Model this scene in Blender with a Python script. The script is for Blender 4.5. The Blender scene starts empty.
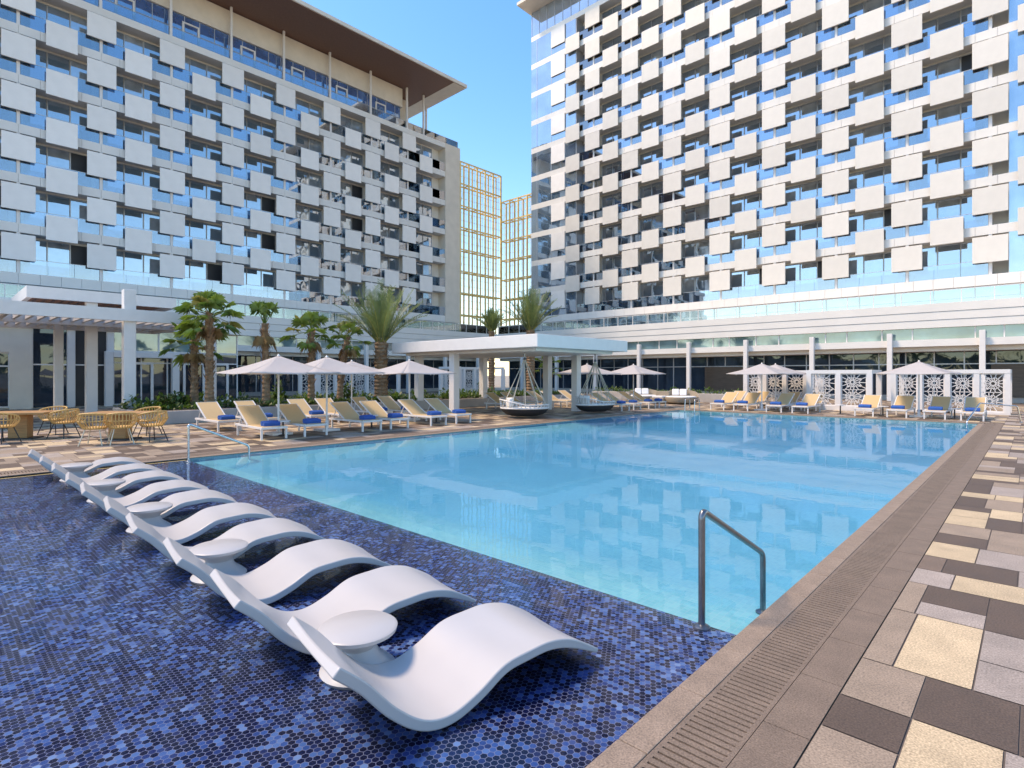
import bpy, bmesh, math, random
from mathutils import Vector, Matrix
R = math.radians
rnd = random.Random(7)
scene = bpy.context.scene
COL = scene.collection

# ------------------------------------------------------------------ camera
cam_d = bpy.data.cameras.new("camera")
cam = bpy.data.objects.new("camera", cam_d)
COL.objects.link(cam)
cam.location = (0, 0, 1.75)
cam.rotation_euler = (R(90), 0, R(43.2))
cam_d.sensor_width = 36
cam_d.lens = 36 * 556 / 1024
cam_d.shift_y = -9 / 1024.0
cam_d.clip_start = 0.05
cam_d.clip_end = 2000
scene.camera = cam

# ------------------------------------------------------------------ sky, sun, exposure
SUN_AZ = math.atan2(-0.75, -0.66)      # compass direction the sun stands in (x = sin, y = cos)
SUN_EL = R(55)
world = bpy.data.worlds.new("World")
scene.world = world
world.use_nodes = True
wn = world.node_tree
sky = wn.nodes.new("ShaderNodeTexSky")
sky.sky_type = 'NISHITA'
sky.sun_disc = False
sky.sun_elevation = SUN_EL
sky.sun_rotation = SUN_AZ
sky.air_density = 0.95
sky.dust_density = 0.3
sky.ozone_density = 2.0
hs = wn.nodes.new("ShaderNodeHueSaturation")
hs.inputs['Saturation'].default_value = 1.35
wn.links.new(sky.outputs[0], hs.inputs['Color'])
wn.links.new(hs.outputs[0], wn.nodes['Background'].inputs['Color'])
wn.nodes['Background'].inputs['Strength'].default_value = 0.15
sl = bpy.data.lights.new("sun", 'SUN')
sl.energy = 1.5
sl.angle = R(12)
sl.color = (1.0, 0.94, 0.84)
sun = bpy.data.objects.new("sun", sl)
COL.objects.link(sun)
sd = Vector((math.sin(SUN_AZ) * math.cos(SUN_EL), math.cos(SUN_AZ) * math.cos(SUN_EL), math.sin(SUN_EL)))
sun.rotation_euler = sd.to_track_quat('Z', 'Y').to_euler()
sun.location = sd * 100
scene.view_settings.view_transform = 'Standard'
scene.view_settings.look = 'None'
scene.view_settings.gamma = 1
scene.view_settings.use_curve_mapping = False
scene.view_settings.exposure = 1.52
scene.view_settings.use_white_balance = True
scene.view_settings.white_balance_temperature = 9200
scene.view_settings.white_balance_tint = 19
scene.cycles.max_bounces = 8
scene.cycles.transparent_max_bounces = 16
scene.cycles.use_denoising = True
scene.cycles.caustics_reflective = False
scene.cycles.caustics_refractive = False
scene.cycles.sample_clamp_indirect = 6.0

# ------------------------------------------------------------------ materials
def node_mat(name):
    m = bpy.data.materials.new(name)
    m.use_nodes = True
    nt = m.node_tree
    return m, nt, nt.nodes['Principled BSDF']

def N(nt, t, **kw):
    n = nt.nodes.new(t)
    for k, v in kw.items():
        setattr(n, k, v)
    return n

def plain(name, col, rough=0.6, var=0.08, scale=6.0, metallic=0.0, spec=0.5, bump=0.0, bscale=60.0, objvar=0.0, stretch=None, speck=0.0):
    """base colour broken up by large soft noise and fine speckle"""
    m, nt, b = node_mat(name)
    L = nt.links.new
    tc = N(nt, 'ShaderNodeTexCoord')
    src = tc.outputs['Object']
    if stretch:
        mp = N(nt, 'ShaderNodeMapping')
        mp.inputs['Scale'].default_value = stretch
        L(src, mp.inputs['Vector']); src = mp.outputs[0]
    n1 = N(nt, 'ShaderNodeTexNoise'); n1.inputs['Scale'].default_value = scale; n1.inputs['Detail'].default_value = 5
    L(src, n1.inputs['Vector'])
    mr = N(nt, 'ShaderNodeMapRange')
    mr.inputs['From Min'].default_value = 0.25; mr.inputs['From Max'].default_value = 0.75
    mr.inputs['To Min'].default_value = 1 - var; mr.inputs['To Max'].default_value = 1 + var
    L(n1.outputs['Fac'], mr.inputs['Value'])
    val = mr.outputs[0]
    if speck:
        ns = N(nt, 'ShaderNodeTexNoise'); ns.inputs['Scale'].default_value = 110; ns.inputs['Detail'].default_value = 3
        L(src, ns.inputs['Vector'])
        ms = N(nt, 'ShaderNodeMapRange'); ms.inputs['From Min'].default_value = 0.3; ms.inputs['From Max'].default_value = 0.7
        ms.inputs['To Min'].default_value = 1 - speck; ms.inputs['To Max'].default_value = 1 + speck
        L(ns.outputs['Fac'], ms.inputs['Value'])
        mq = N(nt, 'ShaderNodeMath', operation='MULTIPLY'); L(val, mq.inputs[0]); L(ms.outputs[0], mq.inputs[1]); val = mq.outputs[0]
    if objvar:
        oi = N(nt, 'ShaderNodeObjectInfo')
        m2 = N(nt, 'ShaderNodeMapRange'); m2.inputs['To Min'].default_value = 1 - objvar; m2.inputs['To Max'].default_value = 1 + objvar
        L(oi.outputs['Random'], m2.inputs['Value'])
        mm = N(nt, 'ShaderNodeMath', operation='MULTIPLY'); L(val, mm.inputs[0]); L(m2.outputs[0], mm.inputs[1]); val = mm.outputs[0]
    vm = N(nt, 'ShaderNodeVectorMath', operation='SCALE')
    vm.inputs[0].default_value = col[:3]
    L(val, vm.inputs['Scale'])
    L(vm.outputs[0], b.inputs['Base Color'])
    b.inputs['Roughness'].default_value = rough
    b.inputs['Metallic'].default_value = metallic
    b.inputs['Specular IOR Level'].default_value = spec
    if bump:
        n2 = N(nt, 'ShaderNodeTexNoise'); n2.inputs['Scale'].default_value = bscale; n2.inputs['Detail'].default_value = 4
        L(src, n2.inputs['Vector'])
        bp = N(nt, 'ShaderNodeBump'); bp.inputs['Strength'].default_value = bump; bp.inputs['Distance'].default_value = 0.02
        L(n2.outputs['Fac'], bp.inputs['Height']); L(bp.outputs[0], b.inputs['Normal'])
    return m

def glass_facade(name, base, refl=0.35, rough=0.02, tint=(1, 1, 1), wob=0.0, metres=1.5):
    """coated window glass: dark room behind, strong mirror coating rising towards grazing angles"""
    m, nt, b = node_mat(name)
    L = nt.links.new
    out = nt.nodes['Material Output']
    tc = N(nt, 'ShaderNodeTexCoord')
    n1 = N(nt, 'ShaderNodeTexNoise'); n1.inputs['Scale'].default_value = 0.7; n1.inputs['Detail'].default_value = 3
    L(tc.outputs['Object'], n1.inputs['Vector'])
    mr = N(nt, 'ShaderNodeMapRange'); mr.inputs['From Min'].default_value = 0.3; mr.inputs['From Max'].default_value = 0.7
    mr.inputs['To Min'].default_value = 0.55; mr.inputs['To Max'].default_value = 1.4
    L(n1.outputs['Fac'], mr.inputs['Value'])
    vm = N(nt, 'ShaderNodeVectorMath', operation='SCALE'); vm.inputs[0].default_value = base; L(mr.outputs[0], vm.inputs['Scale'])
    L(vm.outputs[0], b.inputs['Base Color'])
    b.inputs['Roughness'].default_value = 0.3
    b.inputs['Specular IOR Level'].default_value = 0.0
    g = N(nt, 'ShaderNodeBsdfGlossy'); g.inputs['Roughness'].default_value = rough
    g.inputs['Color'].default_value = (*tint, 1)
    if wob:
        n2 = N(nt, 'ShaderNodeTexNoise'); n2.inputs['Scale'].default_value = 0.45
        L(tc.outputs['Object'], n2.inputs['Vector'])
        bp = N(nt, 'ShaderNodeBump'); bp.inputs['Strength'].default_value = wob; bp.inputs['Distance'].default_value = 0.1
        L(n2.outputs['Fac'], bp.inputs['Height']); L(bp.outputs[0], g.inputs['Normal'])
    fr = N(nt, 'ShaderNodeFresnel'); fr.inputs['IOR'].default_value = 1.5
    mm = N(nt, 'ShaderNodeMath', operation='MULTIPLY_ADD', use_clamp=True)
    mm.inputs[1].default_value = 1.0 - refl; mm.inputs[2].default_value = refl
    L(fr.outputs[0], mm.inputs[0])
    mx = N(nt, 'ShaderNodeMixShader')
    L(mm.outputs[0], mx.inputs[0]); L(b.outputs[0], mx.inputs[1]); L(g.outputs[0], mx.inputs[2])
    L(mx.outputs[0], out.inputs['Surface'])
    return m

def glass_clear(name, tint, refl=0.15, rough=0.01):
    m = bpy.data.materials.new(name); m.use_nodes = True
    nt = m.node_tree; L = nt.links.new
    nt.nodes.remove(nt.nodes['Principled BSDF'])
    out = nt.nodes['Material Output']
    t = N(nt, 'ShaderNodeBsdfTransparent'); t.inputs['Color'].default_value = (*tint, 1)
    g = N(nt, 'ShaderNodeBsdfGlossy'); g.inputs['Roughness'].default_value = rough
    fr = N(nt, 'ShaderNodeFresnel'); fr.inputs['IOR'].default_value = 1.5
    mm = N(nt, 'ShaderNodeMath', operation='MULTIPLY_ADD', use_clamp=True)
    mm.inputs[1].default_value = 1.0 - refl; mm.inputs[2].default_value = refl
    L(fr.outputs[0], mm.inputs[0])
    mx = N(nt, 'ShaderNodeMixShader')
    L(mm.outputs[0], mx.inputs[0]); L(t.outputs[0], mx.inputs[1]); L(g.outputs[0], mx.inputs[2])
    L(mx.outputs[0], out.inputs['Surface'])
    return m

def hex_mosaic(name):
    """small hexagonal pool mosaic in navy, blue and pale blue with light grout"""
    m, nt, b = node_mat(name)
    L = nt.links.new
    S = 1 / 0.035
    tc = N(nt, 'ShaderNodeTexCoord')
    sc = N(nt, 'ShaderNodeVectorMath', operation='MULTIPLY'); sc.inputs[1].default_value = (S, S, 0)
    L(tc.outputs['Object'], sc.inputs[0])
    per = (1.0, math.sqrt(3), 1.0)
    def cell(off):
        a = N(nt, 'ShaderNodeVectorMath', operation='ADD'); a.inputs[1].default_value = (off[0] + 500.0, off[1] + per[1] * 500, 0.5)
        L(sc.outputs[0], a.inputs[0])
        md = N(nt, 'ShaderNodeVectorMath', operation='MODULO'); md.inputs[1].default_value = per
        L(a.outputs[0], md.inputs[0])
        su = N(nt, 'ShaderNodeVectorMath', operation='SUBTRACT'); su.inputs[1].default_value = (per[0] / 2, per[1] / 2, 0.5)
        L(md.outputs[0], su.inputs[0])
        dt = N(nt, 'ShaderNodeVectorMath', operation='DOT_PRODUCT'); L(su.outputs[0], dt.inputs[0]); L(su.outputs[0], dt.inputs[1])
        return su, dt
    A, da = cell((0, 0)); B, db = cell((per[0] / 2, per[1] / 2))
    lt = N(nt, 'ShaderNodeMath', operation='LESS_THAN'); L(da.outputs['Value'], lt.inputs[0]); L(db.outputs['Value'], lt.inputs[1])
    mixv = N(nt, 'ShaderNodeMix', data_type='VECTOR')
    L(lt.outputs[0], mixv.inputs['Factor']); L(B.outputs[0], mixv.inputs[4]); L(A.outputs[0], mixv.inputs[5])
    gv = mixv.outputs[1]
    idv = N(nt, 'ShaderNodeVectorMath', operation='SUBTRACT'); L(sc.outputs[0], idv.inputs[0]); L(gv, idv.inputs[1])
    # snap the id so that white noise is constant over a cell
    sn = N(nt, 'ShaderNodeVectorMath', operation='MULTIPLY_ADD'); sn.inputs[1].default_value = (2, 2 / math.sqrt(3), 0); sn.inputs[2].default_value = (0.5, 0.5, 0)
    L(idv.outputs[0], sn.inputs[0])
    fl = N(nt, 'ShaderNodeVectorMath', operation='FLOOR'); L(sn.outputs[0], fl.inputs[0])
    wnz = N(nt, 'ShaderNodeTexWhiteNoise', noise_dimensions='2D'); L(fl.outputs[0], wnz.inputs['Vector'])
    # distance to the hexagon edge
    ab = N(nt, 'ShaderNodeVectorMath', operation='ABSOLUTE'); L(gv, ab.inputs[0])
    d1 = N(nt, 'ShaderNodeVectorMath', operation='DOT_PRODUCT'); d1.inputs[1].default_value = (0.5, math.sqrt(3) / 2, 0); L(ab.outputs[0], d1.inputs[0])
    sx = N(nt, 'ShaderNodeSeparateXYZ'); L(ab.outputs[0], sx.inputs[0])
    mxx = N(nt, 'ShaderNodeMath', operation='MAXIMUM'); L(d1.outputs['Value'], mxx.inputs[0]); L(sx.outputs['X'], mxx.inputs[1])
    gr = N(nt, 'ShaderNodeMapRange', interpolation_type='SMOOTHSTEP'); gr.inputs['From Min'].default_value = 0.445; gr.inputs['From Max'].default_value = 0.48
    L(mxx.outputs[0], gr.inputs['Value'])
    # patchy clusters plus per tile chance
    n1 = N(nt, 'ShaderNodeTexNoise'); n1.inputs['Scale'].default_value = 0.17; n1.inputs['Detail'].default_value = 4; n1.inputs['Roughness'].default_value = 0.6
    iso = N(nt, 'ShaderNodeVectorMath', operation='MULTIPLY'); iso.inputs[1].default_value = (1.0, 1.73, 0); L(fl.outputs[0], iso.inputs[0])
    L(iso.outputs[0], n1.inputs['Vector'])
    n3 = N(nt, 'ShaderNodeTexNoise'); n3.inputs['Scale'].default_value = 0.75; n3.inputs['Detail'].default_value = 1
    L(tc.outputs['Object'], n3.inputs['Vector'])
    ad = N(nt, 'ShaderNodeMath', operation='MULTIPLY_ADD'); ad.inputs[1].default_value = 0.62
    L(wnz.outputs['Value'], ad.inputs[0])
    k2 = N(nt, 'ShaderNodeMath', operation='MULTIPLY_ADD'); k2.inputs[1].default_value = 0.85; L(n1.outputs['Fac'], k2.inputs[0])
    k3 = N(nt, 'ShaderNodeMath', operation='MULTIPLY_ADD'); k3.inputs[1].default_value = 0.45; k3.inputs[2].default_value = -0.47; L(n3.outputs['Fac'], k3.inputs[0])
    L(k3.outputs[0], k2.inputs[2]); L(k2.outputs[0], ad.inputs[2])
    cr = N(nt, 'ShaderNodeValToRGB')
    e = cr.color_ramp.elements
    e[0].position = 0.30; e[0].color = (0.002, 0.004, 0.028, 1)
    e[1].position = 1.0; e[1].color = (0.17, 0.31, 0.58, 1)
    for p, c in ((0.50, (0.003, 0.008, 0.05, 1)), (0.56, (0.010, 0.028, 0.13, 1)), (0.66, (0.018, 0.072, 0.27, 1)), (0.80, (0.058, 0.155, 0.40, 1))):
        x = e.new(p); x.color = c
    L(ad.outputs[0], cr.inputs[0])
    mixc = N(nt, 'ShaderNodeMix', data_type='RGBA')
    L(gr.outputs[0], mixc.inputs['Factor']); L(cr.outputs[0], mixc.inputs[6]); mixc.inputs[7].default_value = (0.17, 0.21, 0.34, 1)
    L(mixc.outputs[2], b.inputs['Base Color'])
    b.inputs['Roughness'].default_value = 0.25
    return m

def pool_tile(name):
    m, nt, b = node_mat(name)
    L = nt.links.new
    tc = N(nt, 'ShaderNodeTexCoord')
    geo = N(nt, 'ShaderNodeNewGeometry')
    br = N(nt, 'ShaderNodeTexBrick'); br.offset = 0.0
    br.inputs['Scale'].default_value = 1.0; br.inputs['Brick Width'].default_value = 0.05; br.inputs['Row Height'].default_value = 0.05
    br.inputs['Mortar Size'].default_value = 0.0025; br.inputs['Bias'].default_value = 0.0
    br.inputs['Color1'].default_value = (0.11, 0.47, 0.57, 1); br.inputs['Color2'].default_value = (0.15, 0.53, 0.61, 1); br.inputs['Mortar'].default_value = (0.24, 0.52, 0.62, 1)
    # lay the grid on floors (xy) and walls (along the wall, z)
    sp = N(nt, 'ShaderNodeSeparateXYZ'); L(tc.outputs['Object'], sp.inputs[0])
    sn = N(nt, 'ShaderNodeSeparateXYZ'); L(geo.outputs['Normal'], sn.inputs[0])
    az = N(nt, 'ShaderNodeMath', operation='ABSOLUTE'); L(sn.outputs['Z'], az.inputs[0])
    fl = N(nt, 'ShaderNodeMath', operation='GREATER_THAN'); fl.inputs[1].default_value = 0.5; L(az.outputs[0], fl.inputs[0])
    c1 = N(nt, 'ShaderNodeCombineXYZ'); L(sp.outputs['X'], c1.inputs[0]); L(sp.outputs['Y'], c1.inputs[1])
    sm = N(nt, 'ShaderNodeMath', operation='ADD'); L(sp.outputs['X'], sm.inputs[0]); L(sp.outputs['Y'], sm.inputs[1])
    c2 = N(nt, 'ShaderNodeCombineXYZ'); L(sm.outputs[0], c2.inputs[0]); L(sp.outputs['Z'], c2.inputs[1])
    mv = N(nt, 'ShaderNodeMix', data_type='VECTOR'); L(fl.outputs[0], mv.inputs['Factor']); L(c2.outputs[0], mv.inputs[4]); L(c1.outputs[0], mv.inputs[5])
    L(mv.outputs[1], br.inputs['Vector'])
    n1 = N(nt, 'ShaderNodeTexNoise'); n1.inputs['Scale'].default_value = 0.8; n1.inputs['Detail'].default_value = 4
    L(tc.outputs['Object'], n1.inputs['Vector'])
    mr = N(nt, 'ShaderNodeMapRange'); mr.inputs['To Min'].default_value = 0.82; mr.inputs['To Max'].default_value = 1.12; L(n1.outputs['Fac'], mr.inputs['Value'])
    vm = N(nt, 'ShaderNodeVectorMath', operation='SCALE'); L(br.outputs['Color'], vm.inputs[0]); L(mr.outputs[0], vm.inputs['Scale'])
    L(vm.outputs[0], b.inputs['Base Color'])
    b.inputs['Roughness'].default_value = 0.3
    return m

def paving(name):
    """stone pavers: colour per tile from the 'tile' attribute, speckled and gently stained"""
    m, nt, b = node_mat(name)
    L = nt.links.new
    at = N(nt, 'ShaderNodeAttribute', attribute_name='tile')
    tc = N(nt, 'ShaderNodeTexCoord')
    n1 = N(nt, 'ShaderNodeTexNoise'); n1.inputs['Scale'].default_value = 95; n1.inputs['Detail'].default_value = 3
    n2 = N(nt, 'ShaderNodeTexNoise'); n2.inputs['Scale'].default_value = 4; n2.inputs['Detail'].default_value = 6; n2.inputs['Roughness'].default_value = 0.65
    L(tc.outputs['Object'], n1.inputs['Vector']); L(tc.outputs['Object'], n2.inputs['Vector'])
    m1 = N(nt, 'ShaderNodeMapRange'); m1.inputs['From Min'].default_value = 0.3; m1.inputs['From Max'].default_value = 0.7; m1.inputs['To Min'].default_value = 0.62; m1.inputs['To Max'].default_value = 1.38
    m2 = N(nt, 'ShaderNodeMapRange'); m2.inputs['From Min'].default_value = 0.3; m2.inputs['From Max'].default_value = 0.7; m2.inputs['To Min'].default_value = 0.84; m2.inputs['To Max'].default_value = 1.14
    L(n1.outputs['Fac'], m1.inputs['Value']); L(n2.outputs['Fac'], m2.inputs['Value'])
    mm = N(nt, 'ShaderNodeMath', operation='MULTIPLY'); L(m1.outputs[0], mm.inputs[0]); L(m2.outputs[0], mm.inputs[1])
    vm = N(nt, 'ShaderNodeVectorMath', operation='SCALE'); L(at.outputs['Color'], vm.inputs[0]); L(mm.outputs[0], vm.inputs['Scale'])
    L(vm.outputs[0], b.inputs['Base Color'])
    rr = N(nt, 'ShaderNodeMapRange'); rr.inputs['To Min'].default_value = 0.45; rr.inputs['To Max'].default_value = 0.8; L(n2.outputs['Fac'], rr.inputs['Value'])
    L(rr.outputs[0], b.inputs['Roughness'])
    bp = N(nt, 'ShaderNodeBump'); bp.inputs['Strength'].default_value = 0.25; bp.inputs['Distance'].default_value = 0.004
    L(n1.outputs['Fac'], bp.inputs['Height']); L(bp.outputs[0], b.inputs['Normal'])
    return m

def water_mat(name):
    m = bpy.data.materials.new(name); m.use_nodes = True
    nt = m.node_tree; L = nt.links.new
    nt.nodes.remove(nt.nodes['Principled BSDF'])
    out = nt.nodes['Material Output']
    tc = N(nt, 'ShaderNodeTexCoord')
    n1 = N(nt, 'ShaderNodeTexNoise'); n1.inputs['Scale'].default_value = 2.6; n1.inputs['Detail'].default_value = 2; n1.inputs['Distortion'].default_value = 0.3
    n2 = N(nt, 'ShaderNodeTexNoise'); n2.inputs['Scale'].default_value = 9.0; n2.inputs['Detail'].default_value = 2
    L(tc.outputs['Object'], n1.inputs['Vector']); L(tc.outputs['Object'], n2.inputs['Vector'])
    ma = N(nt, 'ShaderNodeMath', operation='MULTIPLY_ADD'); ma.inputs[1].default_value = 0.16
    L(n2.outputs['Fac'], ma.inputs[0]); L(n1.outputs['Fac'], ma.inputs[2])
    bp = N(nt, 'ShaderNodeBump'); bp.inputs['Strength'].default_value = 0.045; bp.inputs['Distance'].default_value = 0.03
    L(ma.outputs[0], bp.inputs['Height'])
    t = N(nt, 'ShaderNodeBsdfTransparent')
    g = N(nt, 'ShaderNodeBsdfGlossy'); g.inputs['Roughness'].default_value = 0.0
    fr = N(nt, 'ShaderNodeFresnel'); fr.inputs['IOR'].default_value = 1.33
    L(bp.outputs[0], g.inputs['Normal']); L(bp.outputs[0], fr.inputs['Normal'])
    mx = N(nt, 'ShaderNodeMixShader')
    sc_ = N(nt, 'ShaderNodeMath', operation='MULTIPLY'); sc_.inputs[1].default_value = 0.62; L(fr.outputs[0], sc_.inputs[0])
    L(sc_.outputs[0], mx.inputs[0]); L(t.outputs[0], mx.inputs[1]); L(g.outputs[0], mx.inputs[2])
    L(mx.outputs[0], out.inputs['Surface'])
    va = N(nt, 'ShaderNodeVolumeAbsorption')
    va.inputs['Color'].default_value = (0.0, 0.72, 1.0, 1); va.inputs['Density'].default_value = 0.38
    L(va.outputs[0], out.inputs['Volume'])
    return m

M = {}
M['panel'] = plain('facade_panel_white_lifted', (0.82, 0.79, 0.755), 0.55, 0.05, 1.5, objvar=0.06)  # colour lightened to make up for the shade on the left tower
M['panel_cream_dimmed'] = plain('facade_panel_cream_dimmed', (0.69, 0.655, 0.60), 0.55, 0.05, 1.5, objvar=0.06)  # same panels in a warmer tone, darkened to offset sunlight on the right tower
M['band'] = plain('slab_white', (0.73, 0.71, 0.675), 0.6, 0.05, 0.7)
M['stone'] = plain('cream_stone', (0.70, 0.63, 0.54), 0.7, 0.07, 1.2)
M['soffit'] = plain('balcony_soffit', (0.74, 0.72, 0.69), 0.7, 0.05, 1)
M['wall'] = plain('render_wall', (0.72, 0.69, 0.64), 0.7, 0.06, 1)
M['white'] = plain('white_paint', (0.72, 0.70, 0.685), 0.45, 0.04, 3)
M['frame'] = plain('alu_frame', (0.45, 0.46, 0.48), 0.4, 0.05, 4, metallic=0.5)
M['dark'] = plain('dark_interior', (0.018, 0.02, 0.026), 0.5, 0.3, 1)
M['glassA'] = glass_facade('window_glass', (0.11, 0.19, 0.27), 0.44, 0.02, (0.84, 0.93, 1.0), 0.15)
M['glassB'] = glass_facade('window_glass_curtain', (0.32, 0.37, 0.42), 0.42, 0.03, (0.78, 0.92, 1.0), 0.15)
M['glassB2'] = glass_facade('penthouse_glass', (0.03, 0.13, 0.36), 0.35, 0.02, (0.7, 0.88, 1.0), 0.15)
M['glassP'] = glass_facade('podium_glass', (0.016, 0.030, 0.048), 0.03, 0.02, (0.62, 0.82, 1), 0.2)
M['glassT'] = glass_facade('teal_glass', (0.12, 0.22, 0.235), 0.10, 0.04, (0.8, 0.95, 1), 0.1)
M['rail_glass'] = glass_clear('balustrade_glass', (0.50, 0.68, 0.80), 0.34)
M['clear'] = glass_clear('clear_glass', (0.85, 0.93, 0.93), 0.08)
M['brown'] = plain('brown_timber_soffit', (0.17, 0.085, 0.06), 0.55, 0.2, 3, stretch=(1, 8, 1))
M['brown_wall'] = plain('brown_slat_wall', (0.10, 0.07, 0.05), 0.5, 0.3, 2, stretch=(1, 1, 12))
M['gold'] = plain('gold_metal', (0.90, 0.66, 0.28), 0.4, 0.08, 2, metallic=0.15)
M['hex'] = hex_mosaic('hex_mosaic')
M['pool'] = pool_tile('pool_mosaic')
M['paving'] = paving('stone_paving')
M['grout'] = plain('grout', (0.12, 0.10, 0.09), 0.9, 0.1, 8)
M['coping'] = plain('coping_stone', (0.19, 0.138, 0.104), 0.6, 0.16, 5, bump=0.2, bscale=220, speck=0.38)
M['coping2'] = plain('coping_stone_pale', (0.265, 0.197, 0.15), 0.6, 0.14, 5, bump=0.2, bscale=220, speck=0.38)
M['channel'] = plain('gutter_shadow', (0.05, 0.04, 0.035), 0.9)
M['ground'] = plain('sandy_ground', (0.32, 0.27, 0.21), 0.9, 0.2, 0.3)
M['water'] = water_mat('pool_water')
M['resin'] = plain('white_resin', (0.46, 0.455, 0.46), 0.32, 0.02, 4)
M['steel'] = plain('brushed_steel', (0.55, 0.56, 0.58), 0.22, 0.08, 30, metallic=1.0)
M['steel_dark'] = plain('dark_steel', (0.20, 0.21, 0.23), 0.28, 0.1, 30, metallic=0.9)
M['sling'] = plain('cream_sling', (0.80, 0.62, 0.37), 0.75, 0.06, 30, bump=0.15, bscale=300)
M['towel'] = plain('blue_towel', (0.012, 0.10, 0.36), 0.95, 0.15, 40, bump=0.5, bscale=250)
M['canvas'] = plain('white_canvas', (0.60, 0.58, 0.585), 0.85, 0.03, 5)
M['wood'] = plain('oak_table', (0.42, 0.22, 0.085), 0.5, 0.22, 4, stretch=(1, 9, 9))
M['rattan'] = plain('rattan', (0.62, 0.38, 0.14), 0.6, 0.15, 20)
M['blackmetal'] = plain('black_metal', (0.03, 0.03, 0.032), 0.5, 0.1, 10)
M['creammetal'] = plain('cream_metal', (0.66, 0.58, 0.45), 0.5, 0.05, 10)
M['hull'] = plain('charcoal_weave', (0.028, 0.028, 0.032), 0.7, 0.3, 60)
M['rope'] = plain('natural_rope', (0.50, 0.44, 0.36), 0.8, 0.2, 40)
M['cushion'] = plain('white_cushion', (0.78, 0.77, 0.75), 0.9, 0.04, 8)
M['wicker'] = plain('wicker_taupe', (0.30, 0.25, 0.19), 0.7, 0.25, 50)
M['concrete'] = plain('planter_concrete', (0.42, 0.39, 0.36), 0.8, 0.12, 2.5)
M['bark'] = plain('palm_bark', (0.27, 0.165, 0.095), 0.9, 0.4, 9, bump=0.8, bscale=25, stretch=(1, 1, 2.2))
M['leafA'] = plain('palm_leaf', (0.20, 0.30, 0.06), 0.45, 0.3, 3)
M['leafB'] = plain('palm_leaf_dark', (0.12, 0.20, 0.045), 0.45, 0.3, 3)
M['leafC'] = plain('palm_leaf_yellow', (0.36, 0.34, 0.10), 0.55, 0.3, 3)
M['leafD'] = plain('palm_leaf_dry', (0.27, 0.17, 0.07), 0.8, 0.3, 3)
M['dateA'] = plain('date_leaf', (0.22, 0.28, 0.12), 0.5, 0.3, 3)
M['dateB'] = plain('date_leaf_dark', (0.12, 0.17, 0.07), 0.5, 0.3, 3)
M['shrubA'] = plain('shrub_leaf', (0.08, 0.15, 0.03), 0.5, 0.3, 4)
M['shrubB'] = plain('shrub_leaf_dark', (0.04, 0.085, 0.02), 0.5, 0.3, 4)

def translucent(m, col, fac):
    nt = m.node_tree; L = nt.links.new
    t = N(nt, 'ShaderNodeBsdfTranslucent'); t.inputs['Color'].default_value = (*col, 1)
    mx = N(nt, 'ShaderNodeMixShader'); mx.inputs[0].default_value = fac
    L(nt.nodes['Principled BSDF'].outputs[0], mx.inputs[1]); L(t.outputs[0], mx.inputs[2]); L(mx.outputs[0], nt.nodes['Material Output'].inputs['Surface'])
translucent(M['sling'], (0.90, 0.72, 0.45), 0.45)
translucent(M['canvas'], (0.80, 0.77, 0.74), 0.38)
for k_, c_ in (('leafA', (0.22, 0.34, 0.04)), ('leafB', (0.12, 0.22, 0.03)), ('leafC', (0.35, 0.32, 0.06)), ('dateA', (0.16, 0.24, 0.06)), ('dateB', (0.09, 0.15, 0.04)), ('shrubA', (0.14, 0.26, 0.03)), ('shrubB', (0.07, 0.15, 0.02))):
    translucent(M[k_], c_, 0.3)

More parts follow.
